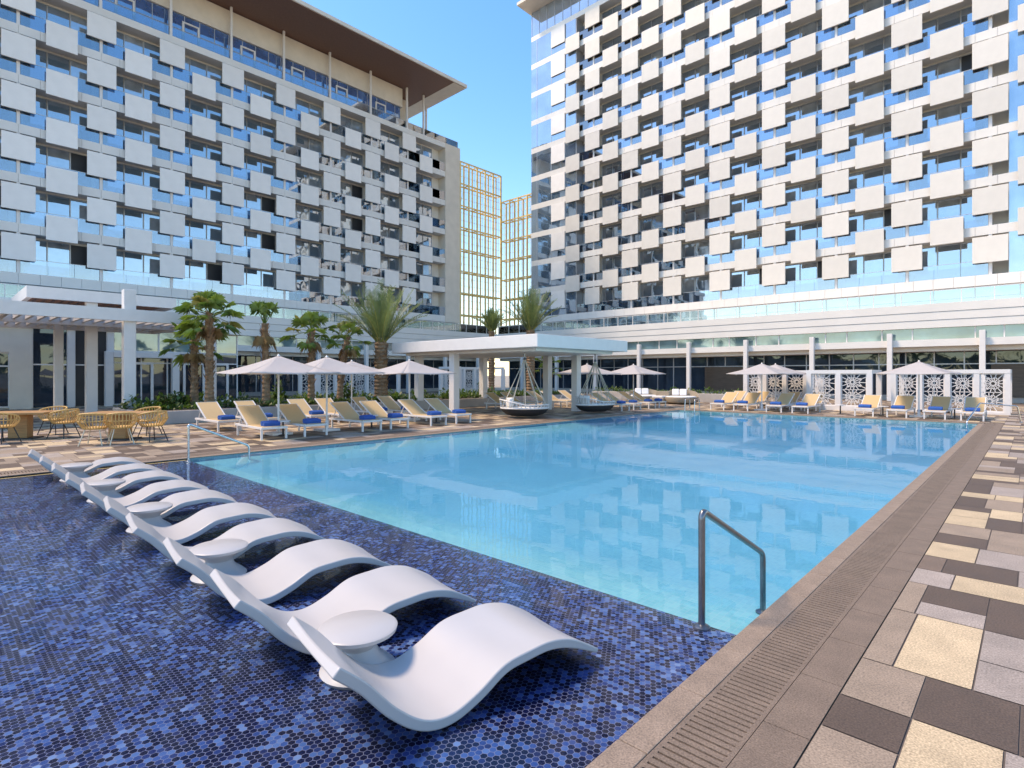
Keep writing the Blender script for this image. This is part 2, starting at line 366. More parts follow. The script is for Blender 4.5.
# ------------------------------------------------------------------ mesh helpers
class MB:
    def __init__(self, tf=None):
        self.v = []; self.f = []; self.mi = []; self.tf = tf
    def add(self, vs, fs, m=0):
        o = len(self.v)
        if self.tf: vs = [self.tf(*p) for p in vs]
        self.v += [tuple(p) for p in vs]
        self.f += [tuple(i + o for i in f) for f in fs]
        self.mi += [m] * len(fs)
        return self
    def box(self, x0, y0, z0, x1, y1, z1, m=0):
        if x0 > x1: x0, x1 = x1, x0
        if y0 > y1: y0, y1 = y1, y0
        if z0 > z1: z0, z1 = z1, z0
        vs = [(x0, y0, z0), (x1, y0, z0), (x1, y1, z0), (x0, y1, z0), (x0, y0, z1), (x1, y0, z1), (x1, y1, z1), (x0, y1, z1)]
        return self.add(vs, [(0, 3, 2, 1), (4, 5, 6, 7), (0, 1, 5, 4), (1, 2, 6, 5), (2, 3, 7, 6), (3, 0, 4, 7)], m)
    def bar(self, a, b, w, h, m=0, up=(0, 0, 1)):
        """box beam from a to b, w wide, h high"""
        a = Vector(a); b = Vector(b); d = (b - a).normalized(); up = Vector(up)
        if abs(d.dot(up)) > 0.98: up = Vector((1, 0, 0))
        s = d.cross(up).normalized(); u = s.cross(d)
        vs = []
        for p in (a, b):
            for i, j in ((-1, -1), (1, -1), (1, 1), (-1, 1)):
                vs.append(p + s * (i * w / 2) + u * (j * h / 2))
        return self.add(vs, [(3, 2, 1, 0), (4, 5, 6, 7), (0, 1, 5, 4), (1, 2, 6, 5), (2, 3, 7, 6), (3, 0, 4, 7)], m)
    def tube(self, pts, r, n=8, m=0, cap=True):
        pts = [Vector(p) for p in pts]
        rs = r if isinstance(r, (list, tuple)) else [r] * len(pts)
        vs = []; fs = []
        t0 = (pts[1] - pts[0]).normalized()
        ref = Vector((0, 0, 1)) if abs(t0.z) < 0.9 else Vector((1, 0, 0))
        s = t0.cross(ref).normalized()
        for i, p in enumerate(pts):
            t = (pts[min(i + 1, len(pts) - 1)] - pts[max(i - 1, 0)]).normalized()
            s = (s - t * s.dot(t)).normalized(); u = t.cross(s)
            for k in range(n):
                a = 2 * math.pi * k / n
                vs.append(p + (s * math.cos(a) + u * math.sin(a)) * rs[i])
        for i in range(len(pts) - 1):
            for k in range(n):
                fs.append((i * n + k, i * n + (k + 1) % n, (i + 1) * n + (k + 1) % n, (i + 1) * n + k))
        if cap:
            fs.append(tuple(range(n - 1, -1, -1))); fs.append(tuple((len(pts) - 1) * n + k for k in range(n)))
        return self.add(vs, fs, m)
    def lathe(self, prof, n=24, c=(0, 0, 0), m=0, sx=1, sy=1):
        vs = []; fs = []
        for r, z in prof:
            for k in range(n):
                a = 2 * math.pi * k / n
                vs.append((c[0] + r * sx * math.cos(a), c[1] + r * sy * math.sin(a), c[2] + z))
        for i in range(len(prof) - 1):
            for k in range(n):
                fs.append((i * n + k, i * n + (k + 1) % n, (i + 1) * n + (k + 1) % n, (i + 1) * n + k))
        fs.append(tuple(range(n - 1, -1, -1))); fs.append(tuple((len(prof) - 1) * n + k for k in range(n)))
        return self.add(vs, fs, m)
    def mesh(self, name, mats, smooth=False, recalc=True):
        me = bpy.data.meshes.new(name)
        me.from_pydata(self.v, [], self.f)
        if not isinstance(mats, (list, tuple)): mats = [mats]
        for m in mats: me.materials.append(M[m] if isinstance(m, str) else m)
        me.polygons.foreach_set('material_index', self.mi)
        if recalc:
            bm = bmesh.new(); bm.from_mesh(me)
            bmesh.ops.recalc_face_normals(bm, faces=bm.faces)
            bm.to_mesh(me); bm.free()
        if smooth:
            me.polygons.foreach_set('use_smooth', [True] * len(me.polygons))
            me.set_sharp_from_angle(angle=R(38))
        me.update()
        return me
    def build(self, name, mats, parent=None, smooth=False, recalc=True, bevel=0):
        return link(name, self.mesh(name, mats, smooth, recalc), parent, bevel)

def link(name, me, parent=None, bevel=0, loc=None):
    """loc (world) for an object placed under a building; meshes built in world space keep their place"""
    o = bpy.data.objects.new(name, me)
    COL.objects.link(o)
    if parent is not None: o.parent = parent
    p = Vector(loc) if loc is not None else Vector((0, 0, 0))
    if parent is not None:
        q = parent
        while q is not None:
            p = p - q.location; q = q.parent
    o.location = p
    if bevel:
        b = o.modifiers.new('bevel', 'BEVEL'); b.width = bevel; b.segments = 2; b.limit_method = 'ANGLE'; b.angle_limit = R(40)
    return o

def tag(o, label=None, cat=None, group=None, kind=None):
    if label: o['label'] = label
    if cat: o['category'] = cat
    if group: o['group'] = group
    if kind: o['kind'] = kind
    return o

def thing(name, label, cat, loc=(0, 0, 0), group=None):
    o = bpy.data.objects.new(name, None)
    o.empty_display_size = 0.2
    COL.objects.link(o); o.location = loc
    return tag(o, label, cat, group)

def kids(o):
    return [c for c in bpy.data.objects if c.parent == o]

def copy_tree(o, parent=None):
    c = o.copy(); COL.objects.link(c)
    if parent is not None: c.parent = parent
    for ch in list(o.children): copy_tree(ch, c)
    return c

class Proto:
    """first use moves the prototype itself, later uses copy it with its parts"""
    def __init__(self, o): self.o = o; self.used = False
    def place(self, loc, rz=0, label=None, scale=None):
        o = copy_tree(self.o) if self.used else self.o
        self.used = True
        o.location = loc; o.rotation_euler = (0, 0, rz)
        if scale: o.scale = (scale,) * 3
        if label: o['label'] = label
        return o

ORD = ['first', 'second', 'third', 'fourth', 'fifth', 'sixth', 'seventh', 'eighth', 'ninth', 'tenth', 'eleventh', 'twelfth']

# ================================================================== GROUND AND POOL
PX0, PX1, PY0, PYS, PY1 = -13.0, -1.46, -7.0, 3.86, 26.1      # pool: left, right, near end of shelf, shelf edge, far end
CO = 0.68                                                     # width of the coping band round the pool

def frame_boxes(b, x0, x1, y0, y1, X0, X1, Y0, Y1, z, m=0):
    for (a, c, d, e) in ((X0, x0, Y0, Y1), (x1, X1, Y0, Y1), (x0, x1, Y0, y0), (x0, x1, y1, Y1)):
        b.add([(a, d, z), (c, d, z), (c, e, z), (a, e, z)], [(0, 1, 2, 3)], m)
g = MB(); frame_boxes(g, PX0 - .1, PX1 + .1, PY0 - .1, PY1 + .1, -900, 900, -900, 900, -0.02)
tag(g.build('ground', 'ground', recalc=False), kind='structure')
g = MB(); frame_boxes(g, PX0 - CO, PX1 + CO, PY0 - CO, PY1 + CO, -46, 12, -14, 46, -0.006)
tag(g.build('deck_joints', 'grout', recalc=False), kind='structure')

TILES = [((0.29, 0.22, 0.165), 22), ((0.32, 0.265, 0.23), 18), ((0.105, 0.072, 0.054), 30), ((0.50, 0.385, 0.25), 22), ((0.17, 0.12, 0.09), 12)]
def pick_tile():
    t = rnd.uniform(0, 100)
    for c, w in TILES:
        t -= w
        if t <= 0: break
    k = rnd.uniform(0.9, 1.1)
    return (c[0] * k, c[1] * k, c[2] * k)
dv = []; df = []; dc = []
def tile_region(x0, x1, y0, y1, gap=0.005):
    """random ashlar: blocks split again and again at multiples of 75 mm"""
    def put(a, b_, c, d):
        o = len(dv)
        dv.extend([(a + gap, c + gap, 0), (b_ - gap, c + gap, 0), (b_ - gap, d - gap, 0), (a + gap, d - gap, 0)])
        df.append((o, o + 1, o + 2, o + 3)); dc.append(pick_tile())
    def split(a, b_, c, d):
        w, h = b_ - a, d - c
        if (w <= .5 and h <= .95 and (w * h < .22 or rnd.random() < .45)) or (w <= .34 and h <= .5) or (w <= .95 and h <= .34):
            return put(a, b_, c, d)
        if w / .45 > h / .62 and w > .6:
            k = a + max(.3, min(w - .3, round(w * rnd.uniform(.3, .7) / .075) * .075)); split(a, k, c, d); split(k, b_, c, d)
        elif h > .5:
            k = c + max(.22, min(h - .22, round(h * rnd.uniform(.25, .75) / .075) * .075)); split(a, b_, c, k); split(a, b_, k, d)
        else: put(a, b_, c, d)
    nx = max(1, round((x1 - x0) / 2.4)); sx = (x1 - x0) / nx
    for i in range(nx):
        y = y0 - rnd.uniform(0, 1.6)
        while y < y1:
            e = y + 2.6; a, b_ = max(y, y0), min(e, y1)
            if b_ - a > .05: split(x0 + i * sx, x0 + (i + 1) * sx, a, b_)
            y = e
KINDS = dict(T=(0.29, 0.22, 0.165), M=(0.33, 0.275, 0.24), D=(0.105, 0.072, 0.054), C=(0.52, 0.40, 0.26), B=(0.17, 0.12, 0.09))
XE = PX1 + CO
NEAR = [(XE, -.3, 1.6, 2.2, 'M'), (-.3, .2, 1.6, 2.2, 'T'), (XE, -.35, 2.2, 2.6, 'T'), (-.35, .2, 2.2, 2.6, 'M'), (XE, -.455, 2.6, 3.09, 'T'), (-.455, -.1, 2.6, 2.88, 'C'), (-.455, -.1, 2.88, 3.46, 'C'),
        (-.1, .2, 2.6, 3.46, 'M'), (XE, -.455, 3.09, 3.46, 'D'), (XE, -.455, 3.46, 4.0, 'T'), (-.455, -.05, 3.46, 4.0, 'D'), (-.05, .2, 3.46, 4.0, 'D'), (XE, -.62, 4.0, 5.0, 'T'), (-.62, -.25, 4.0, 5.0, 'C'),
        (-.25, .2, 4.0, 4.45, 'M'), (-.25, .2, 4.45, 5.0, 'M'), (XE, -.64, 5.0, 5.75, 'T'), (-.64, -.25, 5.0, 5.3, 'M'), (-.25, .2, 5.0, 5.75, 'D'), (-.64, -.25, 5.3, 5.75, 'D'), (XE, -.5, 5.75, 6.2, 'M'), (-.5, .2, 5.75, 6.2, 'C'),
        (XE, -.6, 6.2, 6.7, 'B'), (-.6, -.1, 6.2, 6.7, 'D'), (-.1, .2, 6.2, 6.7, 'M'), (XE, -.4, 6.7, 7.3, 'C'), (-.4, .2, 6.7, 7.3, 'M'), (XE, -.35, 7.3, 7.75, 'D'), (-.35, -.05, 7.3, 8.3, 'T'), (-.05, .2, 7.3, 8.3, 'C'), (XE, -.35, 7.75, 8.3, 'T')]
for a, b_, c, d, k in NEAR:
    o = len(dv); g_ = .005; f_ = rnd.uniform(.94, 1.06)
    dv.extend([(a + g_, c + g_, 0), (b_ - g_, c + g_, 0), (b_ - g_, d - g_, 0), (a + g_, d - g_, 0)])
    df.append((o, o + 1, o + 2, o + 3)); dc.append(tuple(v * f_ for v in KINDS[k]))
tile_region(XE, .2, -13, 1.6); tile_region(XE, .2, 8.3, 44); tile_region(.2, 11, -13, 44)
tile_region(-44, PX0 - CO, -13, 44)
tile_region(PX0 - CO, PX1 + CO, PY1 + CO, 44)
tile_region(PX0 - CO, PX1 + CO, -13, PY0 - CO)
me = bpy.data.meshes.new('deck'); me.from_pydata(dv, [], df); me.materials.append(M['paving'])
at = me.attributes.new('tile', 'FLOAT_COLOR', 'FACE')
at.data.foreach_set('color', [x for c in dc for x in (*c, 1.0)])
tag(link('deck', me), kind='structure')

# coping: pale lip, slotted gutter grate and outer border slabs, butted end to end
def slabs(b, x0, y0, x1, y1, along, step, zt, zb, gap=0.003):
    p, e = (y0, y1) if along == 'y' else (x0, x1)
    while p < e - 1e-3:
        q = min(p + step, e)
        if along == 'y': b.box(x0, p + gap, zb, x1, q - gap, zt)
        else: b.box(p + gap, y0, zb, q - gap, y1, zt)
        p = q
cp = MB()
slabs(cp, PX1, PY0, PX1 + .158, PY1, 'y', 0.62, 0.002, -0.018)
slabs(cp, PX0 - .158, PY0, PX0, PY1, 'y', 0.62, 0.002, -0.018)
slabs(cp, PX0 - .158, PY1, PX1 + .158, PY1 + .158, 'x', 0.62, 0.002, -0.018)
tag(cp.build('pool_coping', 'coping2', bevel=0.005), kind='structure')
cp = MB()
slabs(cp, PX1 + .462, PY0, PX1 + CO - .004, PY1 + CO, 'y', 0.62, 0.001, -0.1)
slabs(cp, PX0 - CO + .004, PY0, PX0 - .462, PY1 + CO, 'y', 0.62, 0.001, -0.1)
slabs(cp, PX0 - .462, PY1 + .462, PX1 + .462, PY1 + CO - .004, 'x', 0.62, 0.001, -0.1)
tag(cp.build('coping_border', 'coping'), kind='structure')
gt = MB()
y = PY0
while y < PY1 + 0.46:
    gt.box(PX1 + .185, y, -0.03, PX1 + .435, y + .034, 0.0, 0)
    gt.box(PX0 - .435, y, -0.03, PX0 - .185, y + .034, 0.0, 0)
    y += 0.047
x = PX0 - .15
while x < PX1 + 0.15:
    gt.box(x, PY1 + .185, -0.03, x + .034, PY1 + .435, 0.0, 0); x += 0.047
for s0, s1 in ((.162, .185), (.435, .458)):
    gt.box(PX1 + s0, PY0, -0.03, PX1 + s1, PY1 + .46, 0.0, 0)
    gt.box(PX0 - s1, PY0, -0.03, PX0 - s0, PY1 + .46, 0.0, 0)
    gt.box(PX0 - .158, PY1 + s0, -0.03, PX1 + .158, PY1 + s1, 0.0, 0)
tag(gt.build('gutter_grate', 'coping'), kind='structure')
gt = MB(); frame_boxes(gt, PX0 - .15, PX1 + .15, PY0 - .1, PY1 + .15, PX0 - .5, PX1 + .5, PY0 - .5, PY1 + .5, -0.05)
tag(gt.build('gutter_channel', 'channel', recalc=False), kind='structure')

# pool shell: mosaic shelf, four steps, sloping floor, walls
sh = MB(); sh.box(PX0, PY0, -0.4, PX1, PYS, -0.045)
tag(sh.build('pool_shelf', 'hex'), kind='structure')
pb = MB()
ys = PYS
for i, zz in enumerate((-0.12, -0.22, -0.32, -0.42)):
    pb.box(PX0, ys, -1.9, PX1, ys + 0.42, zz); ys += 0.42
pb.add([(PX0, PYS, -.09), (PX0 + 1.8, PYS, -.46), (PX1, PYS, -.50), (PX1, PY1, -.30), (PX0 + 1.8, PY1, -.28), (PX0, PY1, -.09)], [(0, 1, 4, 5), (1, 2, 3, 4)])
pb.box(PX0 - .1, PYS, -1.9, PX0, PY1, -0.02); pb.box(PX1, PYS, -1.9, PX1 + .1, PY1, -0.02)
pb.box(PX0 - .1, PY1, -1.9, PX1 + .1, PY1 + .1, -0.02)
tag(pb.build('pool_basin', 'pool', recalc=False), kind='structure')
w = MB(); w.box(PX0 - .05, PY0 - .05, -1.95, PX1 + .05, PY1 + .05, -0.022)
tag(w.build('pool_water', 'water'), kind='structure')

# ================================================================== HOTEL TOWERS
XL, YR = -50.6, 50.8
FH = 3.4
def tfL(u, w, z): return (XL + w, u, z)
def tfR(u, w, z): return (u, YR - w, z)
T0 = 11.35

def tower(which):
    left = which == 'L'
    tf = tfL if left else tfR
    bay = 4.635 if left else 4.74
    nf = 6 if left else 10
    cols = [4.6 + bay * i for i in range(-3, 8)] if left else [-35.4 + bay * i for i in range(0, 8)]
    if left:
        root = thing('hotel_tower', 'shorter hotel tower on the left with brown overhanging roof and white square panels', 'hotel', (XL, 18, 0))
        ua, ub = cols[0] - bay / 2, 42.4
    else:
        root = thing('hotel_tower', 'taller hotel tower on the right with ten rows of white square panels', 'hotel', (-20, YR, 0))
        ua, ub = -44.5, 8.0
    bz0, bz1 = cols[0] - bay / 2, cols[-1] + (bay if left else 0.95)
    if left: bz1 = 42.4
    top = T0 + FH * (nf - 1)
    # body behind the balconies
    b = MB(tf)
    b.box(ua, -1.28, 8.0, bz1, -18, top + .6, 0)
    if left:
        b.box(42.4, 0.02, 8.0, 44.7, -18, top + .75, 1)          # plain stone end pier
    else:
        b.box(ua, -0.05, 8.0, bz0, -18, top + .6, 0); b.box(bz1, -0.05, 8.0, ub, -18, top + .6, 0)
    b.build('wall', ['wall', 'stone'], root)
    # slabs, one per storey, with joints cut by thin gaps in the fascia
    for k in range(nf):
        T = T0 + FH * k
        z0, z1 = T - 3.23, T - 2.62
        if k == 0: z0 = 8.02
        s = MB(tf)
        s.box(ua, -0.12, z0, ub if not left else 42.38, -1.28, z1, 1)
        u = ua
        while u < (ub if not left else 42.38):
            q = min(u + bay / 4, ub if not left else 42.38)
            s.box(u + .008, 0, z0 - .005, q - .008, -0.12, z1 + .01, 0); u = q
        s.build('balcony_slab', ['band', 'soffit'], root)
    s = MB(tf); s.box(ua, 0, top + .16, ub if not left else 44.7, -2.2, top + .72, 0)
    s.build('parapet', 'band', root)
    # partition fins
    fm = MB(); fm.box(-.11, -1.28 if left else 0, 0, .11, 0, 2.79) if False else None
    def lm(fn, name, mats):
        """mesh in tower-local directions, origin at the placing point"""
        t0 = tf(0, 0, 0)
        mb = MB(lambda u, w_, z: tuple(a - c for a, c in zip(tf(u, w_, z), t0)))
        fn(mb); return mb.mesh(name, mats)
    fin = lm(lambda m_: m_.box(-.11, -0.14, 0, .11, -1.28, 2.79), 'partition', 'wall')
    fin2 = lm(lambda m_: m_.box(-.09, -0.02, 0, .09, -0.14, 2.79), 'column', 'white')
    def win(variant):
        def f(m_):
            e0, e1 = .35, bay - .35
            m_.box(0, -1.20, 0, e0, -1.29, 2.79, 3); m_.box(e1, -1.20, 0, bay, -1.29, 2.79, 3)
            n = 3; ws = [(e0 + (e1 - e0) * i / n, e0 + (e1 - e0) * (i + 1) / n) for i in range(n)]
            for i, (a, c) in enumerate(ws):
                mat = (variant >> (i * 2)) & 3
                m_.box(a + .04, -1.22 - .02 * (i == 1), .06, c - .04, -1.25 - .02 * (i == 1), 2.62, [0, 1, 2, 0][mat])
                m_.box(a, -1.18, 0, a + .05, -1.26, 2.66, 4)
            m_.box(e1 - .05, -1.18, 0, e1, -1.26, 2.66, 4)
            m_.box(e0, -1.18, 2.62, e1, -1.26, 2.66, 4)
            m_.box(e0, -1.20, 2.66, e1, -1.28, 2.79, 3)
        return lm(f, 'window', ['glassA', 'glassB', 'dark', 'wall', 'frame'])
    wins = [win(v) for v in (0b000000, 0b010000, 0b000100, 0b010001, 0b100100, 0b000101)]
    def bal(m_):
        n = 3
        for i in range(n):
            a = .1 + (bay - .2) * i / n; c = .1 + (bay - .2) * (i + 1) / n
            m_.box(a + .01, -0.055, 0.02, c - .01, -0.07, 1.0, 0)
        m_.box(.1, -0.045, 1.0, bay - .1, -0.08, 1.035, 1)
    balm = lm(bal, 'balustrade', ['rail_glass', 'frame'])
    pw, ph = (0.885, 1.76) if left else (0.95, 1.80)
    def pan(m_): m_.box(-pw, 0.16, -ph, pw, 0.28, 0)
    def pan2(m_): m_.box(-pw, 0.20, -ph, pw, 0.32, 0); m_.box(-pw * .5, 0, -ph * .75, pw * .5, .2, -ph * .6)
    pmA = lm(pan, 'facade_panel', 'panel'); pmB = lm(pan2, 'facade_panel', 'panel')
    slots = []
    if not left: pmA.materials[0] = M['panel_cream_dimmed']; pmB.materials[0] = M['panel_cream_dimmed']
    for k in range(nf):
        T = T0 + FH * k; zf = T - 2.62
        for i, c in enumerate(cols):
            vis = (c > 2) if left else True
            slots.append((c, T, 0, vis, k))
            if k > 0: slots.append((c + bay / 2, T - 1.77, 1, vis, k))
        if not left and k > 0: slots.append((cols[0] - bay / 2 - .3, T - 1.77, 1, True, k))
    # which panels show: nearest to the camera first
    def shown(s):
        x, y_, z = tf(s[0], 0, s[1] - 1)
        Z = -.6845 * x + .729 * y_; X = .729 * x + .6845 * y_
        px = 512 + 556 * X / Z; py = 375 - 556 * (z - 1.75) / Z
        return (-15 < px < 1040 and py > -25), Z
    inv = sorted([s for s in slots if shown(s)[0]], key=lambda s: shown(s)[1])
    main = set(id(s) for s in inv[:100])
    rest = MB(tf)
    for s in slots:
        if id(s) in main:
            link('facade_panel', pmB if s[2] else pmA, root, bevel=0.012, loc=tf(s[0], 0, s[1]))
        else:
            o = .2 if s[2] else .16
            rest.box(s[0] - pw, o, s[1] - ph, s[0] + pw, o + .12, s[1])
    tag(rest.build('far_facade_panels', 'panel' if left else 'panel_cream_dimmed', root), kind='stuff')
    # bays
    starts = [c for c in cols]
    offw = MB(tf)
    nwin = 0
    for k in range(nf):
        zf = T0 + FH * k - 2.62
        for i, c in enumerate(cols):
            vis, _ = shown((c + bay / 2, zf + 2, 0))
            link('balcony_partition', fin, root, loc=tf(c, 0, zf))
            link('balcony_column', fin2, root, loc=tf(c, 0, zf)) if vis or left is False else None
            u1 = c + bay
            if u1 <= bz1 + .3:
                link('balcony_window', wins[rnd.choice((0, 0, 0, 1, 2, 3, 4, 5))], root, loc=tf(c, 0, zf))
                link('balcony_balustrade', balm, root, loc=tf(c, 0, zf))
        # half bay beside the first column
        h = MB(tf)
        if left:
            h.box(cols[-1] + .3, -1.22, zf, 39.6, -1.25, zf + 2.42, 0); h.box(cols[-1] + .1, -0.055, zf + .02, 42.35, -0.07, zf + 1.0, 1)
            h.box(cols[-1] + .1, -0.045, zf + 1.0, 42.35, -0.08, zf + 1.035, 2)
            h.box(39.6, -1.5, zf, 39.9, -1.28, zf + 2.79, 3)
            h.build('end_balcony', ['glassA', 'rail_glass', 'frame', 'wall'], root)
        else:
            h.box(cols[0] - bay / 2 + .1, -1.22, zf, cols[0] - .3, -1.25, zf + 2.42, 0); h.box(cols[0] - bay / 2 + .05, -0.055, zf + .02, cols[0] - .1, -0.07, zf + 1.0, 1)
            h.box(cols[0] - bay / 2, -.02, zf, cols[0] - bay / 2 + .05, -1.28, zf + 2.79, 2)
            h.build('end_balcony', ['glassA', 'rail_glass', 'frame'], root)
            c = MB(tf)
            z1 = zf + 2.79
            for a, d in ((-44.48, -43.6), (-43.55, -41.35), (-41.3, -39.3), (-39.25, -37.82)):
                c.box(a, 0.0, zf + .01, d, -0.045, z1 - .01, 0)
            for a in (-43.575, -41.325, -39.275): c.box(a - .025, .02, zf, a + .025, -.045, z1, 1)
            c.box(-41.3, 0.14, zf + .75, -39.3, 0.05, z1 - .02, 2)
            c.build('corner_window', ['glassA', 'frame', 'panel'], root)
            c = MB(tf)
            for a, d in ((bz1 + .03, bz1 + 1.4), (bz1 + 1.45, bz1 + 3.6), (bz1 + 3.65, 7.95)):
                c.box(a, 0.0, zf + .01, d, -0.045, z1 - .01, 0)
            c.box(bz1 + 1.4, 0.02, zf, bz1 + 1.45, -.045, z1, 1)
            c.box(bz1 + 1.15, 0.2, zf - .9, bz1 + 3.2, 0.32, zf + 1.05, 2)
            c.build('corner_window', ['glassA', 'frame', 'panel'], root)
    # penthouse and roof
    pz = top + .72
    if left:
        p = MB(tf); ue = 36.6
        p.box(ua, -0.9, pz, ue, -0.95, pz + 2.5, 0)
        u = ua
        while u < ue:
            p.box(u, -0.86, pz, u + .05, -0.95, pz + 2.5, 1); u += bay / 4
        p.box(ua, -0.87, pz + 1.25, ue, -0.95, pz + 1.29, 1)
        p.build('penthouse_glazing', ['glassB2', 'frame'], root)
        for i, c in enumerate(cols):
            if c + 2.2 < ue:
                d = MB(tf); a, e = c + 1.0, c + 2.3
                d.box(a, -.8, pz, a + .13, -.88, pz + 2.0); d.box(e - .13, -.8, pz, e, -.88, pz + 2.0); d.box(a + .13, -.8, pz + 1.87, e - .13, -.88, pz + 2.0)
                d.build('penthouse_door', 'white', root)
        p = MB(tf); p.box(ua, -0.7, pz + 2.5, ue + .2, -14, pz + 4.55)
        p.box(ua, -1.2, pz, ue - .05, -14, pz + 2.5)
        p.box(ue - .05, -2.6, pz, ue + 2.4, -14, pz + 4.55)
        p.build('penthouse_wall', 'stone', root)
        r = MB(tf)
        r.box(ua, 4.4, pz + 4.62, 41.6, -16, pz + 4.66, 1); r.box(ua, 4.55, pz + 4.66, 41.75, -16, pz + 5.0, 0)
        r.box(39.9, 4.4, pz + 4.60, 41.6, -5.0, pz + 4.62, 2); r.box(39.9, -5.0, pz + 4.60, 41.6, -16, pz + 4.62, 2)
        r.build('roof', ['stone', 'brown', 'stone'], root)
        for c in cols + [39.35, 41.2]:
            q = MB(tf); w0 = -.12 if c < 40 else -2.0
            q.box(c - .09, w0, pz - .1, c + .09, w0 - .18, pz + 4.61)
            q.build('roof_post', 'white', root)
        q = MB(tf)
        q.box(ua, -.3, pz + .02, 44.6, -.315, pz + .85, 0); q.box(44.585, -.3, pz + .02, 44.6, -6, pz + .85, 0)
        q.box(ua, -.29, pz + .85, 44.6, -.325, pz + .88, 1)
        q.build('roof_balustrade', ['rail_glass', 'frame'], root)
    else:
        p = MB(tf)
        p.box(ua, -0.1, pz, ub, -0.2, pz + 3.0, 0)
        u = ua
        while u < ub: p.box(u, -0.06, pz, u + .05, -.2, pz + 3.0, 1); u += bay / 4
        p.box(ua, -0.25, pz, ub, -14, pz + 3.0, 2)
        p.build('penthouse_glazing', ['glassA', 'frame', 'stone'], root)
        r = MB(tf); r.box(ua - .3, 2.0, pz + 3.02, ub, -16, pz + 3.06, 0); r.box(ua - .4, 2.15, pz + 3.06, ub, -16, pz + 3.4, 0)
        r.build('roof', ['stone', 'brown'], root)
    # storey between podium terrace and tower
    t = MB(tf)
    a, e = (ua, 50.7) if left else (-50.5, ub)
    t.box(a, -0.5, 6.1, e, -0.55, 8.02, 0)
    u = a
    while u < e:
        t.box(u, -0.42, 6.1, u + .09, -.55, 8.02, 1); u += bay / 2
    t.box(a, -0.44, 7.25, e, -.55, 7.29, 1)
    t.build('terrace_glazing', ['glassT' if left else 'glassA', 'white'], root)
    return root
tower('L'); tower('R')

# ------------------------------------------------------------------ gold lattice between the towers
lt = thing('gold_lattice', 'tall open gold metal lattice screen standing between the two hotel towers', 'lattice screen', (-50.6, 51.8, 6.1))
def lattice(P0, P1, z0, z1, nv, step, inward):
    P0 = Vector(P0); P1 = Vector(P1); n = Vector(inward)
    for dep, r in ((0.0, .07), (0.9, .055)):
        b = MB(); off = n * dep
        for i in range(nv + 1):
            p = P0 + (P1 - P0) * i / nv + off
            b.bar(p + Vector((0, 0, z0)), p + Vector((0, 0, z1)), 2 * r * 1.2, 2 * r * 1.2)
            if i < nv and dep == 0:
                for j in (1, 2):
                    q = p + (P1 - P0) / nv * j / 3
                    b.bar(q + Vector((0, 0, z0)), q + Vector((0, 0, z1)), .035, .035)
        z = z0; k = 0
        while z <= z1 + .01:
            b.bar(P0 + off + Vector((0, 0, z)), P1 + off + Vector((0, 0, z)), .11, .15)
            for j in (1, 2):
                zz = z + step * j / 3
                if zz < z1 and dep == 0: b.bar(P0 + off + Vector((0, 0, zz)), P1 + off + Vector((0, 0, zz)), .03, .035)
            if dep > 0:
                for i in range(nv + 1):
                    p = P0 + (P1 - P0) * i / nv + Vector((0, 0, z))
                    b.bar(p, p + off, .06, .12)
                    if z + step <= z1 and i < nv and (i + k) % 3 == 0:
                        b.bar(p, P0 + (P1 - P0) * (i + 1) / nv + off + Vector((0, 0, z + step)), .03, .03)
            z += step; k += 1
        b.build('front_grid' if dep == 0 else 'rear_grid', 'gold', lt)
lattice((-50.6, 44.75, 0), (-50.6, 51.75, 0), 6.4, 27.6, 5, 2.65, (-1, 0, 0))
lattice((-50.55, 51.8, 0), (-44.55, 51.8, 0), 6.4, 24.2, 4, 2.54, (0, 1, 0))

